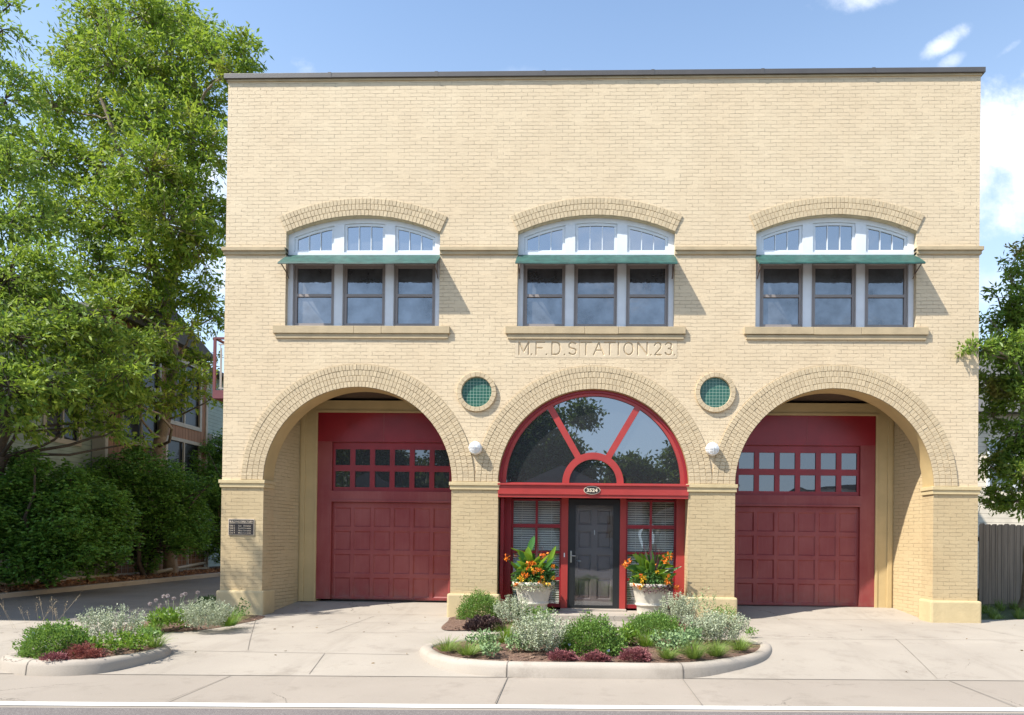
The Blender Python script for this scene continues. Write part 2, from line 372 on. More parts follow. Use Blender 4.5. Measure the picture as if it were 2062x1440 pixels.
def textpart(name, s_, size, loc, mat, parent, ext=.003, sx=1., align='CENTER', bold=0.):
    cu = bpy.data.curves.new('text', 'FONT'); cu.body = s_; cu.size = size; cu.extrude = ext; cu.align_x = align; cu.offset = bold; cu.resolution_u = 3
    o = bpy.data.objects.new('text', cu); me = bpy.data.meshes.new_from_object(o)
    bpy.data.objects.remove(o)
    me.transform(Matrix.Translation(loc) @ Matrix.Rotation(math.pi/2, 4, 'X') @ Matrix.Scale(sx, 4, (1, 0, 0)))
    me.materials.clear()
    return link(name, me, mat, parent)
# vectorised leaf cloud ------------------------------------------------
def unit(a): return a/np.maximum(np.linalg.norm(a, axis=1, keepdims=True), 1e-9)
def leaf_arrays(P, D, L, Wd, fold=.25):
    N = len(P); D = unit(D); r = unit(rng.normal(size=(N, 3))); s_ = unit(np.cross(D, r)); nn = np.cross(D, s_)
    L = np.broadcast_to(np.asarray(L, float), (N,))[:, None]; Wd = np.broadcast_to(np.asarray(Wd, float), (N,))[:, None]
    a = P; b = P+D*L*.45+s_*Wd*.5+nn*Wd*fold; c = P+D*L; d = P+D*L*.45-s_*Wd*.5+nn*Wd*fold
    return np.stack([a, b, c, d], 1).reshape(-1, 3)
def leaf_mesh(name, V, mat, parent=None, midx=None):
    n = len(V)//4; me = bpy.data.meshes.new(name)
    me.vertices.add(n*4); me.vertices.foreach_set('co', V.astype(np.float32).ravel())
    me.loops.add(n*4); me.loops.foreach_set('vertex_index', np.arange(n*4, dtype=np.int32))
    me.polygons.add(n); me.polygons.foreach_set('loop_start', np.arange(0, n*4, 4, dtype=np.int32))
    me.polygons.foreach_set('loop_total', np.full(n, 4, dtype=np.int32))
    if midx is not None: me.polygons.foreach_set('material_index', midx.astype(np.int32))
    me.update(calc_edges=True)
    return link(name, me, mat, parent)
def npv(v): return np.array([v[0], v[1], v[2]], float)

# ------------------------------------------------------------------ light
TOSUN = Vector((-.55, -.31, .78)).normalized()
sl = bpy.data.lights.new('sun', 'SUN'); sl.energy = 5.0; sl.angle = R_(.6); sl.color = (1., .955, .88)
so = bpy.data.objects.new('sun', sl); COL.objects.link(so); so.rotation_mode = 'QUATERNION'; so.rotation_quaternion = (-TOSUN).to_track_quat('-Z', 'Y')
so.location = (-20, -20, 30)
wd = bpy.data.worlds.new('World'); S.world = wd; wd.use_nodes = True; nt = wd.node_tree; nt.nodes.clear()
def wn(ty, ins=None, **kw):
    n = nt.nodes.new(ty)
    for k, v in kw.items(): setattr(n, k, v)
    for k, v in (ins or {}).items():
        if isinstance(v, bpy.types.NodeSocket): nt.links.new(v, n.inputs[k])
        else: n.inputs[k].default_value = v
    return n
def wm(op, a, b=0., clamp=False): return wn('ShaderNodeMath', {0: a, 1: b}, operation=op, use_clamp=clamp).outputs[0]
sky = wn('ShaderNodeTexSky', sky_type='NISHITA', sun_disc=False, sun_elevation=math.asin(TOSUN.z), sun_rotation=math.atan2(TOSUN.x, TOSUN.y),
         air_density=1.0, dust_density=.6, ozone_density=1.6, altitude=250)
gen = wn('ShaderNodeTexCoord').outputs['Generated']
sp = wn('ShaderNodeSeparateXYZ', {0: gen}); X_, Y_, Z_ = sp.outputs
Ys = wm('MAXIMUM', wm('ABSOLUTE', Y_), .03); U = wm('DIVIDE', X_, Ys); V = wm('DIVIDE', Z_, Ys)
def blob(u, v, su, sv, rot=0.):
    du = wm('SUBTRACT', U, u); dv = wm('SUBTRACT', V, v); c, s_ = math.cos(rot), math.sin(rot)
    a = wm('DIVIDE', wm('ADD', wm('MULTIPLY', du, c), wm('MULTIPLY', dv, s_)), su)
    b = wm('DIVIDE', wm('SUBTRACT', wm('MULTIPLY', dv, c), wm('MULTIPLY', du, s_)), sv)
    return wm('SUBTRACT', 1., wm('ADD', wm('MULTIPLY', a, a), wm('MULTIPLY', b, b)))
nv = wn('ShaderNodeCombineXYZ', {0: U, 1: V, 2: Y_}).outputs[0]
n1 = wn('ShaderNodeTexNoise', {'Vector': nv, 'Scale': 9., 'Detail': 7., 'Roughness': .62}).outputs['Fac']
n2 = wn('ShaderNodeTexNoise', {'Vector': nv, 'Scale': 3.2, 'Detail': 6., 'Roughness': .6}).outputs['Fac']
front = wm('GREATER_THAN', Y_, 0.)
cl = None
for (b, wgt, lo) in ((blob(.372, .785, .085, .035, .12), .75, .1), (blob(.505, .715, .05, .016, .62), .95, .1), (blob(.508, .682, .03, .012, .5), .7, .1), (blob(.588, .70, .03, .008, .6), .6, .1),
                     (blob(.71, .575, .18, .115, .35), 1.6, -.9), (blob(.57, .36, .16, .05, 0.), .5, 0.), (blob(-.42, .50, .32, .17, .2), .95, 0.), (blob(-.1, .665, .12, .02, 0.), .25, 0.)):
    f = wm('ADD', b, wm('MULTIPLY', wm('SUBTRACT', n1, .5), 4.2))
    f = wm('MULTIPLY', wm('MULTIPLY', wn('ShaderNodeMapRange', {'Value': f, 'From Min': lo, 'From Max': lo+1.7}, interpolation_type='SMOOTHSTEP').outputs[0], wgt), front, True)
    cl = f if cl is None else wm('MAXIMUM', cl, f)
gen_cl = wn('ShaderNodeMapRange', {'Value': n2, 'From Min': .56, 'From Max': .72, 'To Max': .55}).outputs[0]
gen_cl = wm('MULTIPLY', gen_cl, wm('SUBTRACT', 1., front))
cl = wm('MAXIMUM', cl, gen_cl, True)
shade = wn('ShaderNodeMix', {0: wn('ShaderNodeMapRange', {'Value': n2, 'From Min': .42, 'From Max': .62}).outputs[0], 6: (7.6, 8.2, 9.6, 1), 7: (9.8, 10., 10.6, 1)}, data_type='RGBA').outputs[2]
# hazier towards the horizon
hz = wn('ShaderNodeMapRange', {'Value': Z_, 'From Min': .02, 'From Max': .75, 'To Min': .80, 'To Max': .10}, interpolation_type='SMOOTHSTEP').outputs[0]
hs_ = wn('ShaderNodeHueSaturation', {'Saturation': 1.1, 'Value': 1.7, 'Color': sky.outputs[0]})
skyc = wn('ShaderNodeMix', {0: hz, 6: hs_.outputs[0], 7: (6.0, 7.7, 9.6, 1)}, data_type='RGBA').outputs[2]
skyc = wn('ShaderNodeMix', {0: cl, 6: skyc, 7: shade}, data_type='RGBA').outputs[2]
bg = wn('ShaderNodeBackground', {'Color': skyc, 'Strength': .095}); ow = wn('ShaderNodeOutputWorld'); nt.links.new(bg.outputs[0], ow.inputs[0])
vs_ = S.view_settings; vs_.view_transform = 'Standard'; vs_.look = 'None'; vs_.gamma = 1; vs_.exposure = .68
S.cycles.max_bounces = 6; S.cycles.transparent_max_bounces = 8; S.cycles.diffuse_bounces = 3; S.cycles.caustics_reflective = False; S.cycles.caustics_refractive = False
#@@SETTING
# ------------------------------------------------------------------ ground, road, pavements
YG = lambda x: -4.64+.055*x            # foot of the apron / kerb face
YL = lambda x: -5.92+.055*x            # white line, near the gutter
def zside(x, y):
    t = .0045*max(-7, min(8, x))
    y0 = -2.55+.06*x
    if y > .35: return t+min(max(y-.35, 0)/.9, 1.05)*.14 if (-6.3 < x < -1.7 or 2.1 < x < 6.5) else t
    if y < y0: return t+(-.15-t)*min(1, (y0-y)/(y0-YG(x)))**1.15
    return t
def struct(o, kind='structure'): o['kind'] = kind; return o
g = MB(); g.face([(-300, -200, -.42), (300, -200, -.42), (300, 400, -.42), (-300, 400, -.42)]); struct(g.build('ground', M['dirt']))
g = MB(); xs = [-60+4*i for i in range(31)]
for a, b in zip(xs[:-1], xs[1:]): g.face([(a, -26, -.2), (b, -26, -.2), (b, YL(b)-.139, -.165), (a, YL(a)-.139, -.165)])
struct(g.build('road', M['asphalt']))
g = MB()
for a, b in zip(xs[:-1], xs[1:]): g.face([(a, YL(a)-.30, -.166), (b, YL(b)-.30, -.166), (b, YG(b)+.02, -.152), (a, YG(a)+.02, -.152)])
struct(g.build('road_gutter', M['gutter']))
gj = MB()
def strip(mb, p, q, w, z, mi=0, n=1):
    p = Vector(p); q = Vector(q); d = (q-p).normalized(); s_ = Vector((-d.y, d.x))*w/2
    pts = [p+(q-p)*i/n for i in range(n+1)]
    for a, b in zip(pts[:-1], pts[1:]):
        zz = (lambda v: z(v.x, v.y)+.004) if callable(z) else (lambda v: z)
        c = [a-s_, b-s_, b+s_, a+s_]; mb.face([(v.x, v.y, zz(v)) for v in c], mi)
g = MB()
for a, b in zip(xs[:-1], xs[1:]): g.face([(a, YL(a)-.14, -.158), (b, YL(b)-.14, -.158), (b, YL(b), -.158), (a, YL(a), -.158)])
struct(g.build('road_marking', M['stripe']))
# sidewalk with aprons
g = MB()
gx = [-60, -30, -16]+[-13.2+.3*i for i in range(95)]+[20, 40, 60]; 
def add_area(x0, x1, y0f, y1f, ny, holes=None):
    X = [x for x in gx if x0 < x < x1]; X = [x0]+X+[x1]
    vs = []; fs = []
    for x in X:
        for j in range(ny+1):
            t = j/ny; y = y0f(x)+(y1f(x)-y0f(x))*t; vs.append((x, y, zside(x, y)))
    for i in range(len(X)-1):
        for j in range(ny): a = i*(ny+1)+j; fs.append((a, a+ny+1, a+ny+2, a+1))
    g.grid(vs, fs, 0, True)
add_area(-60, -7.0, YG, lambda x: -1.35, 14)
add_area(-7.0, 7.05, YG, lambda x: .02, 22)
add_area(7.05, 60, YG, lambda x: .42+.15*(x-7) if x < 12 else 1.2, 14)
add_area(-6.2, -1.8, lambda x: .02, lambda x: 1.5, 10)
add_area(2.0, 6.4, lambda x: .02, lambda x: 1.5, 10)
# joints
J = [((-4.47, -3.64), (-5.9, -.45)), ((-2.2, -2.05), (-6.3, -2.6)), ((-2.3, -3.75), (-5.5, -3.75)), ((-2.3, -1.0), (-5.95, -.95)),
     ((2.35, -2.38), (20, -1.45)), ((4.6, -2.2), (4.15, -4.35)), ((6.45, -.12), (6.7, -2.0)), ((2.65, .28), (6.15, .28)), ((-5.95, .25), (-2.55, .25)),
     ((-3.9, -2.35), (-3.9, -.05)), ((-2.35, -1.95), (2.5, -1.72)), ((-.2, -1.85), (-.2, -.5)), ((10.2, -.9), (10.2, 1.1)), ((-9.2, -1.5), (-9.2, -4.9)), ((-60, -2.3), (-7.5, -2.3)),
     ((-3.4, -3.75), (-3.2, -4.75)), ((6.85, -1.95), (6.7, -4.2)), ((.6, -1.8), (.6, -.7))]
for p, q in J: strip(g, p, q, .008, zside, 1, 12)
struct(g.build('sidewalk', [M['concrete'], M['joint']]))
g = MB()
for x in (-12.0, -8.3, -4.05, -.9, 1.12, 4.25, 8.0): 
    k = .14 if x < 0 else .02
    strip(g, (x, YG(x)-.01), (x+.02, YL(x)+.01), .010, lambda a, b: -.152, 0, 3)
strip(g, (-60, YG(-60)), (60, YG(60)), .02, lambda a, b: -.152, 0, 60)
struct(g.build('pavement_joints', M['joint']))
# driveway beside the station
g = MB(); g.face([(-13.1, -1.36, -.035), (-6.8, -1.36, -.035), (-6.8, 30, -.1), (-13.1, 30, -.1)]); struct(g.build('driveway', M['asphalt2']))
# planting beds and kerbs
def smooth_closed(pts, n=6):
    out = []; m = len(pts)
    for i in range(m):
        p0, p1, p2, p3 = (Vector(pts[(i+k-1) % m]) for k in range(4))
        for j in range(n):
            t = j/n; out.append(.5*((2*p1)+(-p0+p2)*t+(2*p0-5*p1+4*p2-p3)*t*t+(-p0+3*p1-3*p2+p3)*t**3))
    return out
def inset(pts, d):
    m = len(pts); out = []
    for i in range(m):
        t = (pts[(i+1) % m]-pts[i-1]).normalized(); out.append(pts[i]+Vector((-t.y, t.x))*d)
    return out
def bed(name, label, pts, z, mat, hgt=.06):
    loop = smooth_closed(pts); c = sum(loop, Vector((0, 0)))/len(loop); g = MB(); rings = 7; m = len(loop); vs = []
    for k in range(rings+1):
        for p in loop:
            q = p.lerp(c, k/rings); vs.append((q.x, q.y, z+(hgt*math.sin(min(1, k/rings*1.6)*math.pi/2) if k else 0)+(rng.normal()*.008 if k else 0)))
    fs = [(k*m+i, k*m+(i+1) % m, (k+1)*m+(i+1) % m, (k+1)*m+i) for k in range(rings) for i in range(m)]
    g.grid(vs, fs, 0, True)
    # wood chips on the surface
    for _ in range(int(len(loop)*12)):
        a = random.random()**.5; i = random.randrange(m); q = c.lerp(loop[i], a*.97); zz = z+hgt*math.sin(min(1, (1-a)*1.6)*math.pi/2)+.006
        l = random.uniform(.012, .032); w_ = random.uniform(.005, .012); an = random.random()*6.28; dx, dy = math.cos(an), math.sin(an); tl = random.uniform(-.012, .014)
        g.face([(q.x-dx*l-dy*w_, q.y-dy*l+dx*w_, zz), (q.x-dx*l+dy*w_, q.y-dy*l-dx*w_, zz), (q.x+dx*l+dy*w_, q.y+dy*l-dx*w_, zz+tl), (q.x+dx*l-dy*w_, q.y+dy*l+dx*w_, zz+tl)], random.choice((1, 1, 2)))
    o = struct(g.build(name, [mat, M['chip1'], M['chip2']])); return o
M['chip1'] = mat_paint('wood_chip_brown', (.20, .11, .07, 1), .9, .2, 20.)
M['chip2'] = mat_paint('wood_chip_tan', (.36, .24, .16, 1), .9, .2, 20.)
ISL_C = [(-2.18, -3.42), (-2.03, -3.93), (-1.66, -4.40), (-1.03, -4.64), (.06, -4.63), (1.12, -4.55), (1.74, -4.2), (2.27, -3.66), (2.56, -2.95), (2.55, -2.45), (2.2, -2.28), (1.3, -2.2), (0, -2.25), (-1.2, -2.45), (-1.9, -2.9)]
ISL_L = [(-6.95, -4.45), (-6.78, -4.80), (-6.3, -5.02), (-5.85, -5.02), (-5.52, -4.8), (-5.34, -4.3), (-5.38, -3.9), (-5.7, -3.65), (-6.4, -3.5), (-6.95, -3.75)]
def kerb(name, label, pts):
    lp = smooth_closed(pts, 8); g = MB(); m = len(lp)
    prof = [(-.045, -.2), (-.03, -.06), (-.012, -.022), (.02, -.002), (.10, .0), (.135, -.012), (.145, -.06)]
    vs = []
    loops = [inset(lp, d) for d, _ in prof]
    for (d, z), l in zip(prof, loops): vs += [(p.x, p.y, z+.012) for p in l]
    fs = [(k*m+i, k*m+(i+1) % m, (k+1)*m+(i+1) % m, (k+1)*m+i) for k in range(len(prof)-1) for i in range(m)]
    g.grid(vs, fs, 0, True)
    for jx in ((-.9, 1.1) if 'center' in label else (-6.3,)):
        i = min(range(m), key=lambda i: abs(lp[i].x-jx)+(10 if lp[i].y > (-4 if 'center' in label else -4.5) else 0))
        a, b = lp[i], lp[(i+1) % m]; t = (b-a).normalized()*.006
        pr = [(p_.x, p_.y) for p_ in (l[i] for l in loops)]
        for k in range(len(prof)-1):
            (x0, y0), (x1, y1) = pr[k], pr[k+1]; z0, z1 = prof[k][1]+.015, prof[k+1][1]+.015
            o_ = .004 if k < 2 else 0
            g.face([(x0-t.x, y0-t.y-o_, z0), (x0+t.x, y0+t.y-o_, z0), (x1+t.x, y1+t.y-o_, z1), (x1-t.x, y1-t.y-o_, z1)], 1)
    o = g.build(name, [M['curb'], M['joint']]); return struct(o)
kerb('kerb', 'center', ISL_C); kerb('kerb', 'left', ISL_L)
bed('planting_bed', '', [tuple(p) for p in inset([Vector(p) for p in ISL_C], .12)], -.012, M['mulch'])
bed('planting_bed', '', [tuple(p) for p in inset([Vector(p) for p in ISL_L], .12)], -.012, M['mulch'])
bed('planting_bed', '', [(-2.42, -.15), (-2.4, -.7), (-2.24, -1.85), (-1.5, -1.75), (-.65, -1.5), (-.6, -.75), (-.62, -.5), (-1.5, -.45), (-1.8, -.12)], .004, M['mulch'], .05)
bed('planting_bed', '', [(2.7, -.15), (2.62, -.8), (2.3, -1.5), (1.3, -1.5), (.97, -1.2), (.95, -.7), (1.3, -.5), (1.9, -.3)], .006, M['mulch'], .05)
bed('planting_bed', '', [(-6.0, -.15), (-5.75, -.5), (-5.72, -1.1), (-5.95, -2.15), (-6.5, -2.45), (-7.3, -2.2), (-7.4, -1.2), (-6.95, -.3)], -.02, M['mulch'], .05)
# side kerb, leaf litter strip
g = MB(); g.box(-13.25, -13.08, -1.5, 30, -.3, .07, bev=.02); struct(g.build('kerb', M['curb']))
g = MB(); vs = []; ny = 60
for i in range(6):
    for j in range(ny+1):
        vs.append((-13.22-i*.6, -1.5+j*.5, .03+.05*min(i, 2)+rng.normal()*.012))
g.grid(vs, [(i*(ny+1)+j, i*(ny+1)+j+1, (i+1)*(ny+1)+j+1, (i+1)*(ny+1)+j) for i in range(5) for j in range(ny)], 0, True)
struct(g.build('mulch_strip', M['leaflitter']))
g = MB(); g.face([(7.02, .36, .0), (12, 1.1, .0), (30, 1.3, .0), (30, 9, .06), (7.02, 9, .06)]); struct(g.build('lawn', M['dirt']))
#@@STATION
# ------------------------------------------------------------------ fire station
ST = thing('fire_station', 'two-storey tan painted brick fire station with three round arches and red garage doors', 'building')
XL, XR, ZT = -6.80, 7.0, 9.90; SP = 2.45
ARC = [(-4.262, 1.757), (.088, 1.742), (4.442, 1.775)]
WCX = [-4.222, .096, 4.444]; WR = 3.49; WCZ = 7.385-WR; WHW = 1.4385
def win_outline(cx, hw=WHW, r=WR, z0=5.33, n=24):
    a = math.asin(hw/r); return [(cx-hw, z0), (cx+hw, z0)]+arcpts(cx, WCZ, r, math.pi/2-a, math.pi/2+a, n)
outer = [(XL, 0.)]
for cx, r in ARC: outer += [(cx-r, -.1)]+arcpts(cx, SP, r, math.pi, 0, 48)+[(cx+r, -.1)]
outer[0] = (XL, -.1); outer += [(XR, -.1), (XR, ZT), (XL, ZT)]
RD = [(-2.066, 4.127), (2.292, 4.142)]
holes = [win_outline(c) for c in WCX]+[arcpts(x, z, .276, 0, 2*math.pi*(31/32), 31) for x, z in RD]
INS = (-1.374, 1.597, 4.76, 5.11); holes.append(rect(*INS))
# front wall: lower piers (tan) are a separate part below the imposts
MB().plate(outer, holes, 0., .40).build('front_wall', M['brick'], ST)
# thin tan brick skins on the four piers, 3 mm proud
PIERS = [(XL, ARC[0][0]-ARC[0][1]), (ARC[0][0]+ARC[0][1], ARC[1][0]-ARC[1][1]), (ARC[1][0]+ARC[1][1], ARC[2][0]-ARC[2][1]), (ARC[2][0]+ARC[2][1], XR)]
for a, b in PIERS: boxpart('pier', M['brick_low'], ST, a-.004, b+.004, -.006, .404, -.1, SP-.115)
for a, b in PIERS:
    g = MB(); g.box(a-.045, b+.045, -.05, .41, SP-.045, SP+.02, bev=.008); g.box(a-.028, b+.028, -.032, .408, SP-.12, SP-.0455, bev=.006); g.build('impost', M['trim_low'], ST)
    g = MB(); g.box(a-.055, b+.055, -.065, .43, -.12, .42, bev=.035); g.build('pier_base', M['trim_low'], ST)
# arch surrounds built of separate rowlock bricks
def ring_bricks(g, cx, cz, r0, r1, a0, a1, y0, y1, w=.0685, gap=.0055, rg=.005):
    n = max(3, int(round(abs(a1-a0)*(r0+r1)/2/w)))
    for i in range(n):
        A = a0+(a1-a0)*i/n; B = a0+(a1-a0)*(i+1)/n; sg = 1 if B > A else -1; ga = sg*gap/2/r1; A += ga; B -= ga
        yy = y0+random.gauss(0, .0009); dr = random.gauss(0, .001); e = .004; ea = sg*e/r1; tw = random.gauss(0, .0007)
        if random.random() < .02: yy += .003
        def P(r, a, y): return (cx+r*math.cos(a), y, cz+r*math.sin(a))
        q0, q1 = r0+rg/2+dr, r1-rg/2+dr
        vs = [P(q0+e, A+ea, yy+tw), P(q0+e, B-ea, yy-tw), P(q1-e, B-ea, yy-tw), P(q1-e, A+ea, yy+tw), P(q0, A, yy+e), P(q0, B, yy+e), P(q1, B, yy+e), P(q1, A, yy+e), P(q0, A, y1), P(q0, B, y1), P(q1, B, y1), P(q1, A, y1)]
        g.grid(vs, [(0, 1, 2, 3), (0, 4, 5, 1), (1, 5, 6, 2), (2, 6, 7, 3), (3, 7, 4, 0), (4, 8, 9, 5), (5, 9, 10, 6), (6, 10, 11, 7), (7, 11, 8, 4)])
for cx, r in ARC:
    g = MB(); rr = r
    for k in range(4): ring_bricks(g, cx, SP, rr, rr+.105, math.pi-.012, .012, -.022-.003*(k == 3), .01); rr += .105
    # backing joint bed just proud of the wall
    g.plate(arcpts(cx, SP+.02, r-.002, 0, math.pi, 48)+arcpts(cx, SP+.02, r+.418, math.pi, 0, 48), [], -.006, .012, 1)
    g.build('arch_surround', [M['arch'], M['archj']], ST)
    g = MB()   # painted soffit lining
    pts = arcpts(cx, SP, r-.003, 0, math.pi, 48); vs = []
    for x, z in pts: vs += [(x, -.012, z), (x, .402, z)]
    g.grid(vs, [(2*i, 2*i+1, 2*i+3, 2*i+2) for i in range(48)], 0, True); g.build('arch_soffit', M['jamb'], ST)
for cx in WCX:
    g = MB(); a = math.asin(WHW/WR)
    for k in range(3): r0 = WR+.107*k; ring_bricks(g, cx, WCZ, r0, r0+.107, math.pi/2+a, math.pi/2-a, -.020, .01, .07)
    g.plate(arcpts(cx, WCZ, WR+.001, math.pi/2-a+.001, math.pi/2+a-.001, 24)+arcpts(cx, WCZ, WR+.319, math.pi/2+a-.001, math.pi/2-a+.001, 24), [], -.004, .012, 1)
    g.build('window_arch', [M['arch'], M['archj']], ST)
for x, z in RD:
    g = MB(); ring_bricks(g, x, z, .278, .366, 0, 2*math.pi, -.045, .01, .088, .006)
    g.plate(arcpts(x, z, .364, 0, 2*math.pi*(63/64), 63), [arcpts(x, z, .279, 0, 2*math.pi*(31/32), 31)], -.036, .012)
    o = g.build('roundel', M['arch'], ST)
    MB().plate(arcpts(x, z, .279, 0, 2*math.pi*(47/48), 47), [], .012, .05).build('tile_panel', M['tile'], o)
# string course between the windows
segs = [(XL-.055, WCX[0]-WHW), (WCX[0]+WHW, WCX[1]-WHW), (WCX[1]+WHW, WCX[2]-WHW), (WCX[2]+WHW, XR+.055)]
for i, (a, b) in enumerate(segs):
    g = MB(); g.box(a, b, -.055, .395 if i in (0, 3) else .02, 6.725, 6.795, bev=.008); l = .025 if i == 0 else 0; r = .025 if i == 3 else 0
    g.box(a+l, b-r, -.028, .39 if i in (0, 3) else .02, 6.66, 6.7245, bev=.006); g.build('string_course', M['trim'], ST)
# coping and cornice
g = MB()
for i in range(7):
    a = XL-.06+i*(XR-XL+.12)/7; g.box(a+.002, a+(XR-XL+.12)/7-.002, -.055, .45, 9.935, 10.025, bev=.004)
    if i: g.box(a-.03, a+.03, -.059, .455, 9.932, 10.03)
g.build('coping', M['coping'], ST)
g = MB(); g.box(XL-.02, XR+.02, -.022, .40, 9.895, 9.934, bev=.005); g.build('cornice', M['trim'], ST)
# side walls, back, roof
boxpart('side_wall', M['brick'], ST, XL, XL+.3, .402, 17, -.1, ZT); boxpart('side_wall', M['brick'], ST, XR-.3, XR, .402, 17, -.1, ZT)
boxpart('rear_wall', M['brick'], ST, XL+.3, XR-.3, 16.7, 17, -.1, ZT); boxpart('roof', M['shingle'], ST, XL+.3, XR-.3, .402, 16.7, 9.3, 9.4)
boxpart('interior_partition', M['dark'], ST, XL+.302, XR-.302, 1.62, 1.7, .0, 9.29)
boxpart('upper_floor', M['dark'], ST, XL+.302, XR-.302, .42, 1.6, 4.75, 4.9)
# sills
for cx in WCX:
    g = MB(); w = 1.645; c1 = random.uniform(-.4, -.1); c2 = random.uniform(.3, .7)
    for a, b in ((-w, c1), (c1+.004, c2), (c2+.004, w)): g.box(cx+a, cx+b, -.055, .30, 5.195+random.uniform(-.004, .004), 5.33, bev=.007)
    g.box(cx-w+.04, cx+w-.03, -.03, .02, 5.105, 5.192, bev=.008); g.build('window_sill', M['trim'], ST)
# inscription: a stone slab with V-cut letters, the cut modelled as a fine height field
def arcp(cx_, cy_, rx, ry, a0, a1, n=10): return [(cx_+rx*math.cos(R_(a0+(a1-a0)*k/n)), cy_+ry*math.sin(R_(a0+(a1-a0)*k/n))) for k in range(n+1)]
GLY = {'M': (.175, [[(0, 0), (0, 1), (.5, .22), (1, 1), (1, 0)]]), 'F': (.15, [[(0, 0), (0, 1), (1, 1)], [(0, .53), (.72, .53)]]),
       'D': (.15, [[(.5, 0), (0, 0), (0, 1), (.5, 1)]+arcp(.5, .5, .5, .5, 90, -90)]), 'S': (.135, [arcp(.5, .745, .47, .255, 30, 270)+arcp(.5, .25, .5, .25, 90, -150)]),
       'T': (.19, [[(0, 1), (1, 1)], [(.5, 1), (.5, 0)]]), 'A': (.185, [[(0, 0), (.5, 1), (1, 0)], [(.2, .36), (.8, .36)]]), 'I': (.01, [[(.5, 0), (.5, 1)]]),
       'O': (.165, [arcp(.5, .5, .5, .5, 0, 360, 20)]), 'N': (.17, [[(0, 0), (0, 1), (1, 0), (1, 1)]]),
       '2': (.115, [arcp(.5, .72, .5, .28, 170, -30, 10)+[(0, 0), (1, 0)]]), '3': (.11, [arcp(.45, .75, .5, .25, 160, -90)+arcp(.45, .26, .55, .26, 90, -160)])}
LET = [('M', 1055), ('.', 1070.5), ('F', 1088), ('.', 1100.5), ('D', 1120), ('.', 1137), ('S', 1153), ('T', 1180), ('A', 1206), ('T', 1228), ('I', 1245.5), ('O', 1266), ('N', 1294), ('.', 1311), ('2', 1325), ('3', 1347), ('.', 1358.5)]
x0, x1, z0, z1 = INS; xg = np.arange(x0+.003, x1-.002, .0055); zg = np.arange(z0+.003, z1-.002, .0055); XG, ZG = np.meshgrid(xg, zg); D_ = np.full(XG.shape, 9.)
for ch, px in LET:
    lx = atY(px, 700, 0).x; zb = 4.826; Hh = .222
    if ch == '.': segs_ = [((lx, zb), (lx+.001, zb))]
    else:
        w_, st_ = GLY[ch]; segs_ = []
        for pl in st_:
            q = [(lx+(a-.5)*w_, zb+b*Hh) for a, b in pl]; segs_ += list(zip(q[:-1], q[1:]))
    m = (XG > lx-.16) & (XG < lx+.16); Xm, Zm = XG[m], ZG[m]; best = D_[m]
    for (ax, az), (bx, bz) in segs_:
        dx, dz = bx-ax, bz-az; t = np.clip(((Xm-ax)*dx+(Zm-az)*dz)/max(dx*dx+dz*dz, 1e-9), 0, 1); best = np.minimum(best, np.hypot(Xm-ax-t*dx, Zm-az-t*dz))
    D_[m] = best
SEAM = atY(1167, 700, 0).x; D_ = np.minimum(D_, np.abs(XG-SEAM)+.009)
dep = np.clip((.0165-D_)*1.5, 0, .02)+np.clip(.004-np.minimum.reduce([XG-x0, x1-XG, ZG-z0, z1-ZG])*.5, 0, .01)
nz_, nx_ = XG.shape; me = bpy.data.meshes.new('inscription_panel')
vs = np.stack([XG, dep-.001, ZG], 2).reshape(-1, 3); idx = np.arange(nz_*nx_).reshape(nz_, nx_)
fs = np.stack([idx[:-1, :-1], idx[:-1, 1:], idx[1:, 1:], idx[1:, :-1]], 2).reshape(-1, 4)
me.from_pydata(vs.tolist(), [], fs.tolist()); me.update(); link('inscription_panel', me, M['panel'], ST)
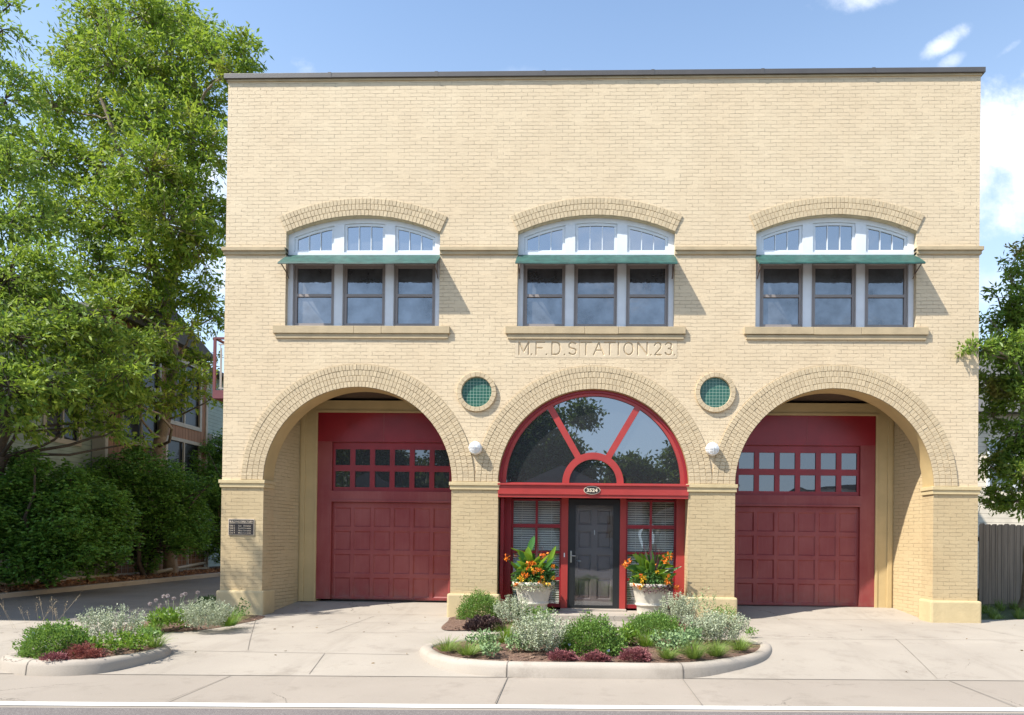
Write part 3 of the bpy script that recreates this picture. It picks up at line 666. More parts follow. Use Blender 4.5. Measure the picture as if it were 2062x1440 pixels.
# upper windows
BAY = [(-1.325, -.575), (-.385, .385), (.575, 1.325)]
def arc_region(cx, x0, x1, z0, r, n=8):
    return [(cx+x0, z0), (cx+x1, z0)]+[(cx+x, WCZ+math.sqrt(r*r-x*x)) for x in np.linspace(x1, x0, n+1)]
for wi, cx in enumerate(WCX):
    hb = []
    for a, b in BAY: hb += [rect(cx+a, cx+b, 5.36, 6.52), arc_region(cx, a, b, 6.75, WR-.085)]
    fr = MB().plate(win_outline(cx, WHW-.001, WR-.001, 5.331), hb, .10, .20)
    # raised outer trim of the frame
    w = fr.build('window', M['white'], ST)
    for j, (a, b) in enumerate(BAY):
        # upper sash
        L = (b-a-.13)/3; hs = []
        for k in range(3):
            x0 = a+.05+k*(L+.015); hs.append(arc_region(cx, x0, x0+L, 6.795, WR-.135, 3))
        MB().plate(arc_region(cx, a+.003, b-.003, 6.753, WR-.088), hs, .125, .165).build('fanlight_sash', M['white'], w)
        MB().plate(arc_region(cx, a+.03, b-.03, 6.78, WR-.115), [], .146, .151).build('pane', M['glass'], w)
        # lower sash with meeting rail
        MB().plate(rect(cx+a+.003, cx+b-.003, 5.363, 6.517), [rect(cx+a+.055, cx+b-.045, 5.425, 5.925), rect(cx+a+.055, cx+b-.045, 5.975, 6.465)], .118, .16).build('window_sash', M['taupe'], w)
        MB().plate(rect(cx+a+.03, cx+b-.03, 5.39, 6.49), [], .150, .155).build('pane', M['glass_screen'], w)
        g = MB(); g.plate(rect(cx+a-.012, cx+b+.012, 5.355, 6.532), [rect(cx+a+.002, cx+b-.002, 5.362, 6.518)], .088, .0999); g.build('storm_frame', M['taupe'], w)
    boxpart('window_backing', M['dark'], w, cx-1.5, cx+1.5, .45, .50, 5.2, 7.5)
    # green drip hood with iron brackets
    g = MB(); hw = WHW-.0; h0, h1 = cx-hw+.0, cx+hw
    zb, zf, yf = 6.70, 6.40, -.32; f0, f1 = cx-hw-.01, cx+hw+.01
    nseg = 16; top = []; 
    for i in range(nseg+1):
        t = i/nseg; top.append((f0+(f1-f0)*t, math.sin(t*9+wi*2)*.004))
    vs = []
    for x, s_ in top: vs += [(x, .098, zb), (x, yf, zf+s_), (x, yf-.004, zf-.028+s_), (x, yf+.02, zf-.028+s_), (x, .098, zb-.035)]
    fs = []
    for i in range(nseg):
        for k in range(5): fs.append((i*5+k, i*5+(k+1) % 5, (i+1)*5+(k+1) % 5, (i+1)*5+k))
    fs += [(0, 1, 2, 3, 4), tuple(nseg*5+k for k in (4, 3, 2, 1, 0))]
    g.grid(vs, fs); g.m = [1 if i < nseg*5 and i % 5 in (2, 3) else 0 for i in range(len(g.m))]; hood = g.build('window_hood', [M['green'], M['bronze']], w)
    for sx in (f0+.05, f1-.05):
        g = MB(); g.tube([(sx, yf+.03, zf-.01), (sx, -.03, 6.30)], .011, 6); g.tube([(sx, .06, 6.62), (sx, -.02, 6.62), (sx, -.03, 6.30), (sx, .05, 6.24)], .009, 6); g.build('bracket', M['rust'], w)
# garage doors in their recesses
GD = 1.25
def garage(side, cx, r, wall_out, x_red, x_door):
    """side -1: left bay (visible jamb on the left), +1 mirrored. positions given for the visible side"""
    s = side; X = lambda a, b: (min(a, b), max(a, b))
    z0 = .17
    inner = cx-s*(r+.55)             # hidden far side of the recess
    # reveal walls
    xr = cx+s*r
    g = MB(); xo = xr+s*.02
    pts = [(xo, .403), (wall_out, GD-.004), (wall_out+s*.3, GD-.004), (xo+s*.25, .403)]
    vs = [(p[0], p[1], -.1) for p in pts]+[(p[0], p[1], 4.25) for p in pts]
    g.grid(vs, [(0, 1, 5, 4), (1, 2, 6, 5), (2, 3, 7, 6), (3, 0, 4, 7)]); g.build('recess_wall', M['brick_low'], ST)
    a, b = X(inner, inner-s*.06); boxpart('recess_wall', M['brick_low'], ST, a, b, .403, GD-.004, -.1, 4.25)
    # white-ish tan pilaster trim and casing
    a, b = X(wall_out+s*.02, x_red); 
    g = MB(); g.box(a, b, GD-.02, GD+.3, z0-.05, 4.20); a2, b2 = X(wall_out-s*.03, wall_out-s*.12); g.box(a2, b2, GD-.05, GD-.0205, z0-.05, 4.2, bev=.006)
    a3, b3 = X(x_red-s*.0, x_red+s*.05); g.box(a3, b3, GD-.035, GD-.0205, z0-.05, 3.99, bev=.004); g.build('door_casing', M['jamb'], ST)
    a, b = X(x_red+s*.0, inner); g = MB(); g.box(a, b, GD-.02, GD+.3, 3.955, 4.20); g.box(a, b, GD-.04, GD-.0205, 3.955, 4.0, bev=.004); g.build('door_header', M['jamb'], ST)
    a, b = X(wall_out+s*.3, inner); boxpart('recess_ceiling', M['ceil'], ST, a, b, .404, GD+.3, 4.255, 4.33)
    # red surround
    width = 7*.4065; xd0 = x_door; xd1 = x_door-s*width
    root = MB(); A, B = X(x_red, xd1-s*.34)
    hA, hB = X(xd0+s*.04, xd1-s*.04)
    root.plate(rect(A, B, z0, 3.955), [rect(hA, hB, 2.365, 3.36), rect(hA, hB, z0+.001, 2.145)], GD, GD+.12)
    fr = root.build('garage_door', M['red2'], ST); 
    MB().plate(rect(A+.004, B-.004, 3.365, 3.95), [], GD-.012, GD-.0005).build('top_panel', M['red'], fr)
    for xx in (x_red-s*1.35,): boxpart('panel_seam', M['red2'], fr, xx-.004, xx+.004, GD-.014, GD-.012, 3.37, 3.945)
    # glazed band: 7 x 2 panes
    hs = []; px = .4065
    for k in range(7):
        x0 = xd0-s*(k*px+.01); x1 = x0-s*.305; a, b = X(x0, x1)
        hs += [rect(a, b, 2.447, 2.772), rect(a, b, 2.894, 3.22)]
    g = MB(); g.plate(rect(hA+.002, hB-.002, 2.367, 3.358), hs, GD+.05, GD+.10)
    gb = g.build('glazed_band', M['red'], fr)
    MB().plate(rect(hA+.02, hB-.02, 2.40, 3.30), [], GD+.075, GD+.08).build('pane', M['glass_g'], fr)
    MB().box(hA-.02, hB+.02, GD-.02, GD-.0005, 2.145, 2.185, bev=.004).build('rail', M['red2'], fr)
    # panelled door 7 x 4
    g = MB(); hs = []; ph = (2.10-z0-.03)/4
    for k in range(7):
        x0 = xd0-s*(k*px+.0); x1 = x0-s*.335; a, b = X(x0, x1)
        for j in range(4): zz = z0+.045+j*ph; hs.append(rect(a, b, zz, zz+ph-.085))
    g.plate(rect(hA+.002, hB-.002, z0+.004, 2.14), hs, GD+.075, GD+.115)
    for h in hs:   # sunk panel with bevelled rim
        (a, za), (b, _), (_, zb), _ = h; m = .022
        o4 = [(a, GD+.082, za), (b, GD+.082, za), (b, GD+.082, zb), (a, GD+.082, zb)]; i4 = [(a+m, GD+.098, za+m), (b-m, GD+.098, za+m), (b-m, GD+.098, zb-m), (a+m, GD+.098, zb-m)]
        g.grid(o4+i4, [(0, 1, 5, 4), (1, 2, 6, 5), (2, 3, 7, 6), (3, 0, 4, 7), (4, 5, 6, 7)])
    for j in range(1, 4):
        zz = z0+.045+j*ph-.043; g.box(hA+.003, hB-.003, GD+.0745, GD+.0755, zz-.002, zz+.002)
    g.build('door_leaf', M['red2'], fr)
    boxpart('threshold_seal', M['black'], fr, hA+.003, hB-.003, GD+.07, GD+.11, z0-.03, z0+.003)
garage(-1, ARC[0][0], ARC[0][1], -5.86, -5.50, -5.165)
garage(1, ARC[2][0], ARC[2][1], 6.04, 5.69, 5.36)
# central entrance
cx, r = ARC[1]; en = MB()
YF = .09
pass
en = MB()
def sector(r0, r1, a0, a1, n=16): return arcpts(cx, SP+.03, r1, a0, a1, n)+arcpts(cx, SP+.03, r0, a1, a0, n)
hs = []; sw = .058
for a0, a1 in ((0, 60), (60, 120), (120, 180)):
    def lim(rr, a, sgn, edge): return R_(a)+sgn*(.0 if edge else sw/rr)
    r0, r1 = .565, r-.135
    A0o, A1o = lim(r1, a0, 1, a0 == 0), lim(r1, a1, -1, a1 == 180); A0i, A1i = lim(r0, a0, 1, a0 == 0), lim(r0, a1, -1, a1 == 180)
    hs.append(arcpts(cx, SP+.03, r1, A0o, A1o, 18)+arcpts(cx, SP+.03, r0, A1i, A0i, 12))
hs.append(arcpts(cx, SP+.03, .44, 0, math.pi, 18))
en.plate([(cx+r-.006, SP-.03)]+arcpts(cx, SP, r-.006, 0, math.pi, 48)+[(cx-r+.006, SP-.03)], hs, YF, YF+.07)
fan = en.build('arched_window', M['redb'], ST)
g = MB(); g.plate(arcpts(cx, SP, r-.006, 0, math.pi, 48)+arcpts(cx, SP, r-.055, math.pi, 0, 48), [], YF-.035, YF-.0005); g.build('arch_moulding', M['red'], fan)
MB().plate(arcpts(cx, SP+.01, r-.06, 0, math.pi, 40), [], YF+.045, YF+.05).build('pane', M['glass_arch'], fan)
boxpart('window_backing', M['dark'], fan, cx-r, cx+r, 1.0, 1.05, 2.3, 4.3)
g = MB(); g.box(cx-r+.004, cx+r-.004, -.03, .62, 2.255, 2.42, bev=.006); g.box(cx-r-.0, cx+r+.0, -.055, .18, 2.4205, 2.455, bev=.005); g.box(cx-r+.004, cx+r-.004, -.015, .12, 2.20, 2.2545, bev=.004)
g.build('transom_beam', M['redb'], ST)
EY = .5; ZF = .135
def post(a, b, y0=EY-.02): return boxpart('door_post', M['redb'], ST, a, b, y0, EY+.12, ZF-.02, 2.2545)
post(-.498, -.370); post(.614, .727)
boxpart('door_jamb', M['red'], ST, cx-r+.004, -1.448, .403, EY+.12, ZF-.02, 2.2545); boxpart('door_jamb', M['redb'], ST, 1.667, cx+r-.004, .403, EY+.12, ZF-.02, 2.2545)  # sun side painted in: darker red on shaded left jamb, brighter on right
MB().box(-1.62, -1.56, .15, .402, ZF-.02, 2.19, bev=.004).build('door_jamb', M['red'], ST)
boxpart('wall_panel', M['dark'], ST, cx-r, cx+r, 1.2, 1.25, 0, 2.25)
for a, b in ((-1.447, -.499), (.728, 1.666)):
    mid = (a+b)/2+(-.0 if a < 0 else .0); g = MB(); hs = []
    zr = [(.215, .66), (.715, 1.165), (1.215, 1.655), (1.725, 2.165)]
    for z0, z1 in zr: hs += [rect(a+.03, mid-.022, z0, z1), rect(mid+.022, b-.03, z0, z1)]
    g.plate(rect(a, b, ZF+.01, 2.2), hs, EY+.01, EY+.06); sd = g.build('sidelight', M['red'], ST)
    MB().plate(rect(a+.01, b-.01, ZF+.04, 2.19), [], EY+.04, EY+.044).build('pane', M['glass_clear'], sd)
    g = MB(); z = .2
    while z < 2.17:
        g.face([(a+.02, EY+.085, z), (b-.02, EY+.085, z), (b-.02, EY+.10, z+.030), (a+.02, EY+.10, z+.030)]); z += .043
    for q in (.2, .8): xq = a+(b-a)*q; g.box(xq-.004, xq+.004, EY+.08, EY+.082, .18, 2.18)
    g.build('blind', M['blind'], sd)
# front door
a, b = -.369, .613
g = MB(); g.plate(rect(a, b, ZF, 2.2), [rect(a+.14, b-.125, .19, 2.09)], EY+.0, EY+.05); dr = g.build('front_door', M['black'], ST)
g = MB(); hs = []; xm = (a+b)/2+.01
rows = [(.30, .70), (.82, 1.15), (1.27, 1.60), (1.72, 2.02)]
for z0, z1 in rows: hs += [rect(a+.17, xm-.06, z0, z1), rect(xm+.05, b-.155, z0, z1)]
g.plate(rect(a+.05, b-.05, ZF+.01, 2.15), hs, EY+.09, EY+.13)
for h in hs:
    (x0, za), (x1, _), (_, zb), _ = h; m = .03
    o4 = [(x0, EY+.095, za), (x1, EY+.095, za), (x1, EY+.095, zb), (x0, EY+.095, zb)]; i4 = [(x0+m, EY+.118, za+m), (x1-m, EY+.118, za+m), (x1-m, EY+.118, zb-m), (x0+m, EY+.118, zb-m)]
    j4 = [(x0+m*1.6, EY+.105, za+m*1.6), (x1-m*1.6, EY+.105, za+m*1.6), (x1-m*1.6, EY+.105, zb-m*1.6), (x0+m*1.6, EY+.105, zb-m*1.6)]
    g.grid(o4+i4+j4, [(0, 1, 5, 4), (1, 2, 6, 5), (2, 3, 7, 6), (3, 0, 4, 7), (4, 5, 9, 8), (5, 6, 10, 9), (6, 7, 11, 10), (7, 4, 8, 11), (8, 9, 10, 11)])
g.build('inner_door', M['door'], dr)
MB().plate(rect(a+.12, b-.1, .17, 2.11), [], EY+.02, EY+.024).build('pane', M['glass_clear'], dr)
MB().box(xm-.006, xm+.008, EY+.078, EY+.0895, 1.53, 1.62).build('unit_number', M['lampw'], dr)
g = MB(); g.box(a+.045, a+.075, EY-.012, EY-.0005, 1.0, 1.22, bev=.004); g.tube([(a+.06, EY-.01, 1.13), (a+.06, EY-.05, 1.13), (a+.15, EY-.052, 1.125)], .009, 8); g.build('door_handle', M['steel'], dr)
g = MB(); g.tube([(a+.17, EY+.088, 1.03), (a+.17, EY+.045, 1.03), (a+.25, EY+.043, 1.028)], .009, 8); g.build('door_handle', M['steel'], dr)
g = MB(); g.box(-.445, -.425, EY-.03, EY-.0205, 1.10, 1.18, bev=.002); g.build('doorbell', M['lampw'], ST)
g = MB(); g.box(-1.64, 1.82, -.40, .60, -.1, .10, bev=.01); g.box(-.5, .74, .30, .52, .10, ZF-.002, bev=.005); g.build('entrance_step', M['curb'], ST)
# balcony on the side wall
g = MB(); bx0, bx1, by0, by1 = -8.22, -6.802, 2.2, 4.4
g.box(bx0, bx1, by0, by1, 4.42, 4.60); bal = g.build('balcony', M['maroon'], ST)
g = MB()
for x, y in ((bx0+.05, by0+.05), (bx0+.05, by1-.05), (bx1-.05, by0+.05)): g.box(x-.05, x+.0, y-.05, y+.0, 4.601, 5.72)
g.box(bx0, bx1, by0, by0+.06, 5.721, 5.76); g.box(bx0, bx0+.06, by0+.06, by1, 5.721, 5.76); g.build('railing_frame', M['maroon'], bal)
g = MB()
for i in range(9): x = bx0+.14+i*.115; g.box(x-.008, x+.008, by0+.04, by0+.056, 4.66, 5.6)
for i in range(8): y = by0+.3+i*.25; g.box(bx0+.02, bx0+.036, y-.008, y+.008, 4.66, 5.6)
g.box(bx0+.1, bx1, by0+.035, by0+.0605, 5.6, 5.625); g.box(bx0+.1, bx1, by0+.035, by0+.0605, 4.64, 4.66)
g.build('balusters', M['silverrail'], bal)
# fittings on the facade
def lamp(x, z, label):
    L = thing('wall_lamp', label, 'lamp', (x, -.02, z), 'round white wall lamps')
    g = MB(); g.lathe([(.001, -.02), (.115, -.02), (.12, .0), (.12, .02)], (x, -.04, z), 28, axis='Y'); g.build('lamp_base', M['lampw'], L)
    g = MB(); g.lathe([(.122*math.cos(t), -.02-.11*math.sin(t)) for t in [R_(i*9) for i in range(10)]]+[(.001, -.13)], (x, -.041, z), 28, axis='Y'); g.build('lamp_globe', M['lampw'], L)
    g = MB()
    for ang in (0, 90):
        ca, sa = math.cos(R_(ang)), math.sin(R_(ang))
        g.tube([(x+.128*math.cos(R_(t))*ca, -.061-.117*math.sin(R_(t)), z+.128*math.cos(R_(t))*sa) for t in range(0, 181, 15)], .005, 6)
    g.tube([(x+.1*math.cos(R_(t)), -.061-.07, z+.1*math.sin(R_(t))) for t in range(0, 361, 15)], .005, 6); g.build('lamp_guard', M['white'], L)
lamp(-2.07, 3.09, 'round white wall lamp between the left garage arch and the entrance arch')
lamp(2.242, 3.105, 'round white wall lamp between the entrance arch and the right garage arch')
sg = thing('directory_plaque', 'dark bronze building directory plaque on the left brick pier', 'sign', (-6.415, -.01, 1.44))
boxpart('plaque_rim', M['gold'], sg, -6.66, -6.172, -.022, -.0065, 1.443, 1.745, bev=.004); boxpart('plaque_face', M['bronze'], sg, -6.648, -6.184, -.026, -.0222, 1.455, 1.733)
textpart('plaque_text', 'BUILDING DIRECTORY', .052, (-6.416, -.027, 1.677), M['gold'], sg, .0012, .82, bold=.0006)
boxpart('plaque_line', M['gold'], sg, -6.635, -6.197, -.0275, -.0262, 1.662, 1.667)
for i, (u, d, e) in enumerate((('Unit 1', 'East', 'Entrance'), ('Unit 2', 'South', 'Entrance'), ('Unit 3', 'West', 'Entrance'), ('Unit 4', 'West', 'Entrance'))):
    z = 1.605-i*.044
    for s_, x in ((u, -6.63), (d, -6.47), (e, -6.37)): textpart('plaque_text', s_, .042, (x, -.027, z), M['gold'], sg, .0012, .92, 'LEFT', .0)
hn = thing('house_number_sign', 'oval dark house number plate reading 3524 on red transom beam', 'sign', (.073, -.04, 2.34))
def ell(rx, rz, y0, y1, nm, m): MB().plate([(.073+rx*math.cos(2*math.pi*i/32), 2.34+rz*math.sin(2*math.pi*i/32)) for i in range(32)], [], y0, y1).build(nm, m, hn)
ell(.152, .078, -.042, -.0305, 'sign_rim', M['gold']); ell(.140, .066, -.046, -.0425, 'sign_face', M['bronze'])
textpart('sign_digits', '3524', .088, (.073, -.048, 2.309), M['gold'], hn, .0015, 1.15, bold=.003)
#@@REST
# ------------------------------------------------------------------ neighbours
NB = thing('apartment_house', 'grey-green sided house with tan board bays, behind the trees left of the station', 'building', (-15, 4, 0))
def wallx(g, x, y0, y1, z0, z1, hs=(), t=.2):
    """wall in the plane X=x facing +X, outlines given in Y,Z"""
    h = MB(); h.plate([(y0, z0), (y1, z0), (y1, z1), (y0, z1)], [rect(*q) for q in hs], 0, t)
    g.grid([(x-v[1], v[0], v[2]) for v in h.v], h.f); return g
g = MB(); wallx(g, -15, -4, 7.9, -.1, 8.2, [(6.0, 7.25, 4.1, 5.6), (1.5, 3., 4.1, 5.6)]); g.build('siding_wall', M['siding'], NB)
g = MB(); wallx(g, -14.6, 7.9, 13.3, -.1, 8.3, [(8.6, 10.4, 4.4, 5.9), (10.9, 12.9, 2.4, 4.75), (10.9, 12.9, 5.4, 7.6), (8.6, 10.4, 6.3, 7.6)])
g.box(-15, -14.6, 7.88, 7.9, -.1, 8.3); g.build('board_wall', M['orange_boards'], NB)
g = MB(); wallx(g, -15, 13.3, 26, -.1, 7.9, [(18, 19.4, 4.2, 5.6)]); g.build('siding_wall', M['siding'], NB)
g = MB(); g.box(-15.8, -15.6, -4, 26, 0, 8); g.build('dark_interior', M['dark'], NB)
for x, q in ((-15, (6.0, 7.25, 4.1, 5.6)), (-15, (1.5, 3., 4.1, 5.6)), (-14.6, (8.6, 10.4, 4.4, 5.9)), (-14.6, (10.9, 12.9, 2.4, 4.75)), (-14.6, (10.9, 12.9, 5.4, 7.6)), (-14.6, (8.6, 10.4, 6.3, 7.6)), (-15, (18, 19.4, 4.2, 5.6))):
    y0, y1, z0, z1 = q; g = MB(); h = MB(); m = (y0+y1)/2
    h.plate([(y0-.1, z0-.12), (y1+.1, z0-.12), (y1+.1, z1+.1), (y0-.1, z1+.1)], [rect(y0+.02, m-.03, z0+.02, z1-.02), rect(m+.03, y1-.02, z0+.02, z1-.02)], 0, .06)
    g.grid([(x+.04-v[1], v[0], v[2]) for v in h.v], h.f); w = g.build('window', M['creamtrim'], NB)
    g = MB(); g.box(x-.06, x-.05, y0, y1, z0, z1); g.build('pane', M['glass_n'], w)
    if x == -15:
        g = MB(); z = z0+.05
        while z < z1: g.face([(x-.09, y0, z), (x-.09, y1, z), (x-.12, y1, z+.03), (x-.12, y0, z+.03)]); z += .07
        g.build('blind', M['blind'], w)
g = MB(); g.grid([(-14.3, 7.6, 8.1), (-14.3, 13.6, 8.1), (-19, 13.6, 8.1), (-19, 7.6, 8.1), (-14.3, 10.4, 9.3), (-19, 10.4, 9.3)], [(0, 1, 4), (0, 4, 5, 3), (1, 2, 5, 4), (2, 3, 5), (0, 3, 2, 1)]); g.build('gable_roof', M['shingle'], NB)
g = MB(); g.grid([(-14.6, -4.4, 8.0), (-14.6, 26.4, 7.8), (-20, 26.4, 9.2), (-20, -4.4, 9.4), (-14.6, -4.4, 7.85), (-14.6, 26.4, 7.65), (-20, 26.4, 7.65), (-20, -4.4, 7.85)], [(0, 1, 2, 3), (4, 7, 6, 5), (0, 4, 5, 1), (1, 5, 6, 2), (2, 6, 7, 3), (3, 7, 4, 0)]); g.build('roof', M['shingle'], NB)
for y in (13.36, 7.85): boxpart('corner_board', M['creamtrim'], NB, -14.97, -14.56, y-.06, y+.06, 0, 8)
g = MB(); g.tube([(-14.7, 13.6, 8), (-14.8, 13.6, .6), (-14.5, 13.3, .35), (-13.6, 8.8, .22)], .06, 8); g.build('downspout', M['creamtrim'], NB)
g = MB(); g.box(-15, -14.62, 13.9, 14.6, 4.85, 5.35, bev=.02); ac = g.build('air_conditioner', M['white'], NB)
g = MB(); g.box(-14.62, -14.61, 14.0, 14.2, 4.93, 5.08); g.box(-14.62, -14.61, 14.25, 14.45, 4.93, 5.08); g.box(-14.62, -14.61, 14.0, 14.2, 5.12, 5.27); g.box(-14.62, -14.61, 14.25, 14.45, 5.12, 5.27); g.build('vent_grille', M['black'], ac)
# wire garden fence at the foot of the house
WF = thing('wire_fence', 'low pale wire fence at the foot of the sided house', 'fence', (-14.4, 4, 0))
g = MB(); g.box(-14.44, -14.36, -1, 13.3, .12, .20); g.box(-14.42, -14.38, -1, 13.3, .78, .81); g.build('fence_rail', M['creamtrim'], WF)
for i in range(12): boxpart('fence_post', M['silverrail'], WF, -14.43, -14.37, -1+i*1.29, -.95+i*1.29, .0, .95)
g = MB()
for i in range(48): g.box(-14.405, -14.395, -.9+i*.29, -.892+i*.29, .2, .78)
for k in range(3): g.box(-14.403, -14.397, -1, 13.3, .35+k*.15, .356+k*.15)
g.build('wire_mesh', M['silverrail'], WF)
# right side: cream house, fence and gate
HR = thing('cream_house', 'cream sided house with grey roof behind the board fence right of the station', 'building', (12, 10, 0))
g = MB(); g.box(8.2, 22, 9.5, 20, -.1, 5.6); g.build('wall', M['cream_siding'], HR)
g = MB(); g.grid([(7.7, 9, 5.5), (22.5, 9, 5.5), (22.5, 20.5, 5.5), (7.7, 20.5, 5.5), (7.7, 14.7, 8.9), (22.5, 14.7, 8.9)], [(0, 1, 5, 4), (2, 3, 4, 5), (0, 4, 3), (1, 2, 5), (0, 3, 2, 1)]); g.build('roof', M['shingle'], HR)
for x0 in (9.3, 12.5, 15.5):
    g = MB(); g.plate(rect(x0, x0+1., 3.2, 4.7), [rect(x0+.08, x0+.92, 3.3, 3.9), rect(x0+.08, x0+.92, 3.98, 4.62)], 9.45, 9.499); w = g.build('window', M['white'], HR); MB().plate(rect(x0+.05, x0+.95, 3.25, 4.65), [], 9.48, 9.49).build('pane', M['glass_g'], w)
FN = thing('board_fence', 'weathered grey vertical board fence with a gate, right of the station', 'fence', (8, 3.6, 0))
def board_run(x0, x1, y, z0, z1, nm, parent):
    g = MB(); x = x0
    while x < x1-.05:
        w = .138; zt = z1+random.gauss(0, .008); a, b = x+.003, min(x+w, x1)-.003
        yy = y+random.gauss(0, .002)
        g.plate([(a, z0), (b, z0), (b, zt-.03), (b-.03, zt), (a+.03, zt), (a, zt-.03)], [], yy, yy+.02); x += w
    g.box(x0, x1, y+.024, y+.06, z0+.2, z0+.29); g.box(x0, x1, y+.024, y+.06, z1-.4, z1-.31); return g.build(nm, M['fence'], parent)
board_run(7.02, 9.0+.0, 3.56, .1, 1.93, 'gate_panel', FN); board_run(9.02, 16, 3.58, .06, 1.9, 'board_panel', FN)
gt = [c for c in FN.children if c.name.startswith('gate_panel')][0]
for z in (.33, 1.55):
    for x, s_ in ((7.1, 1), (8.98, -1)):
        g = MB(); g.plate([(x, z-.05), (x+s_*.05, z-.05), (x+s_*.22, z-.012), (x+s_*.22, z+.012), (x+s_*.05, z+.05), (x, z+.05)] if s_ > 0 else [(x, z-.05), (x, z+.05), (x-.05, z+.05), (x-.22, z+.012), (x-.22, z-.012), (x-.05, z-.05)], [], 3.53, 3.545)
        if z > 1 or s_ > 0: g.build('hinge', M['black'], gt)
g = MB(); g.tube([(8.75, 3.55, 1.25), (8.75, 3.50, 1.22), (8.75, 3.50, 1.0), (8.75, 3.55, .97)], .012, 6); g.build('gate_handle', M['black'], gt)

# ------------------------------------------------------------------ trees
def branchy(g, p0, p1, r0, r1, wob=.12, n=5, sides=6, mi=0):
    p0 = Vector(p0); p1 = Vector(p1); L = (p1-p0).length; pts = []; rs = []
    off = Vector((random.gauss(0, 1), random.gauss(0, 1), random.gauss(0, .6)))*L*wob*.5
    for i in range(n+1):
        t = i/n; pts.append(p0.lerp(p1, t)+off*math.sin(math.pi*t)+Vector((random.gauss(0, 1), random.gauss(0, 1), random.gauss(0, 1)))*L*.012*(0 < i < n)); rs.append(r0+(r1-r0)*t)
    g.tube(pts, rs, sides, mi, cap=False); return pts
def crown_leaves(c, r, nb, nl, L, Wd, g=None, rl=.02, flat=.85, droop=-.25, spray=.16):
    """sprays of leaves along short branchlets filling an ellipsoid; returns leaf corner array"""
    c = npv(c); out = []
    d = unit(rng.normal(size=(nb, 3))); rad = r*rng.uniform(.35, 1., (nb, 1))**.6; e = c+d*rad*np.array([1, 1, flat])
    s0 = c+(e-c)*rng.uniform(.15, .5, (nb, 1))
    if g is not None:
        for i in range(0, nb, 2): g.tube([tuple(c+(s0[i]-c)*.1), tuple((s0[i]+e[i])/2+rng.normal(size=3)*r*.05), tuple(e[i])], [rl, rl*.6, rl*.25], 4, cap=False)
    t = rng.uniform(.1, 1.08, (nb, nl, 1)); P = s0[:, None]+(e-s0)[:, None]*t
    P = P+rng.normal(size=P.shape)*spray*np.array([1, 1, .55])
    D = unit((e-s0))[:, None]*.7+rng.normal(size=P.shape)*.75+np.array([0, 0, droop])
    P = P.reshape(-1, 3); D = D.reshape(-1, 3); k = len(P)
    return leaf_arrays(P, D, L*rng.uniform(.6, 1.25, k), Wd*rng.uniform(.7, 1.2, k))
def tree(name, label, trunks, lobes, leafmat, bark, nb=34, nl=26, L=.17, Wd=.055, group=None, cat='tree', tr=.16, rl=.02, spray=.16, dens=None):
    b = Vector(trunks[0][0]); T = thing(name, label, cat, b, group); g = MB(); joints = []
    for path in trunks:
        p = [Vector(q) for q in path]; L_ = len(p)
        dens_p = []
        for i in range(L_-1):
            for k in range(6): t = k/6; dens_p.append(p[i].lerp(p[i+1], t)+Vector((random.gauss(0, .03), random.gauss(0, .03), 0))*(i+k > 0))
        dens_p.append(p[-1]); n = len(dens_p); rs = [tr*(1-.82*i/n)*(1.25 if i == 0 else 1) for i in range(n)]
        g.tube(dens_p, rs, 10, cap=False); joints += list(zip(dens_p, rs))
    V = []
    for lb in lobes:
        c = Vector(lb[0]); r = lb[1]
        cand = [(q, rr) for q, rr in joints if q.z < c.z-.15*r] or joints
        q, rr = min(cand, key=lambda a: (a[0]-c).length+abs(max(0, c.z-a[0].z)-(c-a[0]).xy.length*.6)*.4)
        pts = branchy(g, q, c, min(rr*.55, .025+.04*r), .012+.012*r, .22)
        V.append(crown_leaves(c, r, int(nb*r*r*(lb[2] if len(lb) > 2 else 1)), nl, L, Wd, g, rl, spray=spray))
    g.build('trunk', bark, T); V = np.concatenate(V)
    leaf_mesh('crown', V, leafmat, T); return T
def LB(px, py, Y, r, d=1.): return (atY(px, py, Y), r, d)
# big ash tree beside the driveway
A = [LB(*q) for q in [(205, 40, 11, 1.4), (290, 30, 10, 1.5), (350, 40, 12, 1.3), (400, 70, 11, 1.0), (230, 130, 9, 1.7), (150, 120, 11, 1.15), (335, 140, 10, 1.5), (420, 110, 9.5, 1.1), (490, 100, 9, .75, 1.3), (475, 150, 9, .7, 1.3), (400, 200, 10, 1.4), (110, 210, 10, 1.4),
     (235, 240, 12, 1.6), (320, 250, 9, 1.6), (405, 290, 9, 1.4), (90, 310, 9, 1.3), (195, 335, 10, 1.5), (300, 350, 8, 1.6), (385, 385, 9, 1.4), (430, 440, 10, 1.1), (235, 430, 9, 1.5), (335, 450, 8, 1.5), (150, 430, 9, 1.3), (405, 510, 9, 1.1), (300, 535, 9, 1.3), (205, 540, 10, 1.4),
     (400, 590, 9.5, .9), (330, 600, 9, .9, .7), (250, 650, 9, 1.1), (430, 640, 10, .75, .8), (300, 700, 8, .8, .7), (350, 745, 9, .75, .7), (410, 720, 10, .6, .8), (250, 760, 9, .9, .8), (370, 800, 9.5, .6, .7), (390, 760, 9, .7, .7), (330, 800, 8.5, .7, .8), (430, 800, 9, .4, .7), (290, 610, 9, .8, .8), (225, 600, 8, .9), (205, 700, 7, .8), (260, 800, 8, .7), (330, 680, 8, .6, .6), (200, 770, 6, .7), (385, 660, 9, .6, .7)]]
bA = Vector((-13.95, 10.2, 0)); P_ = lambda x, y, Y: tuple(atY(x, y, Y))
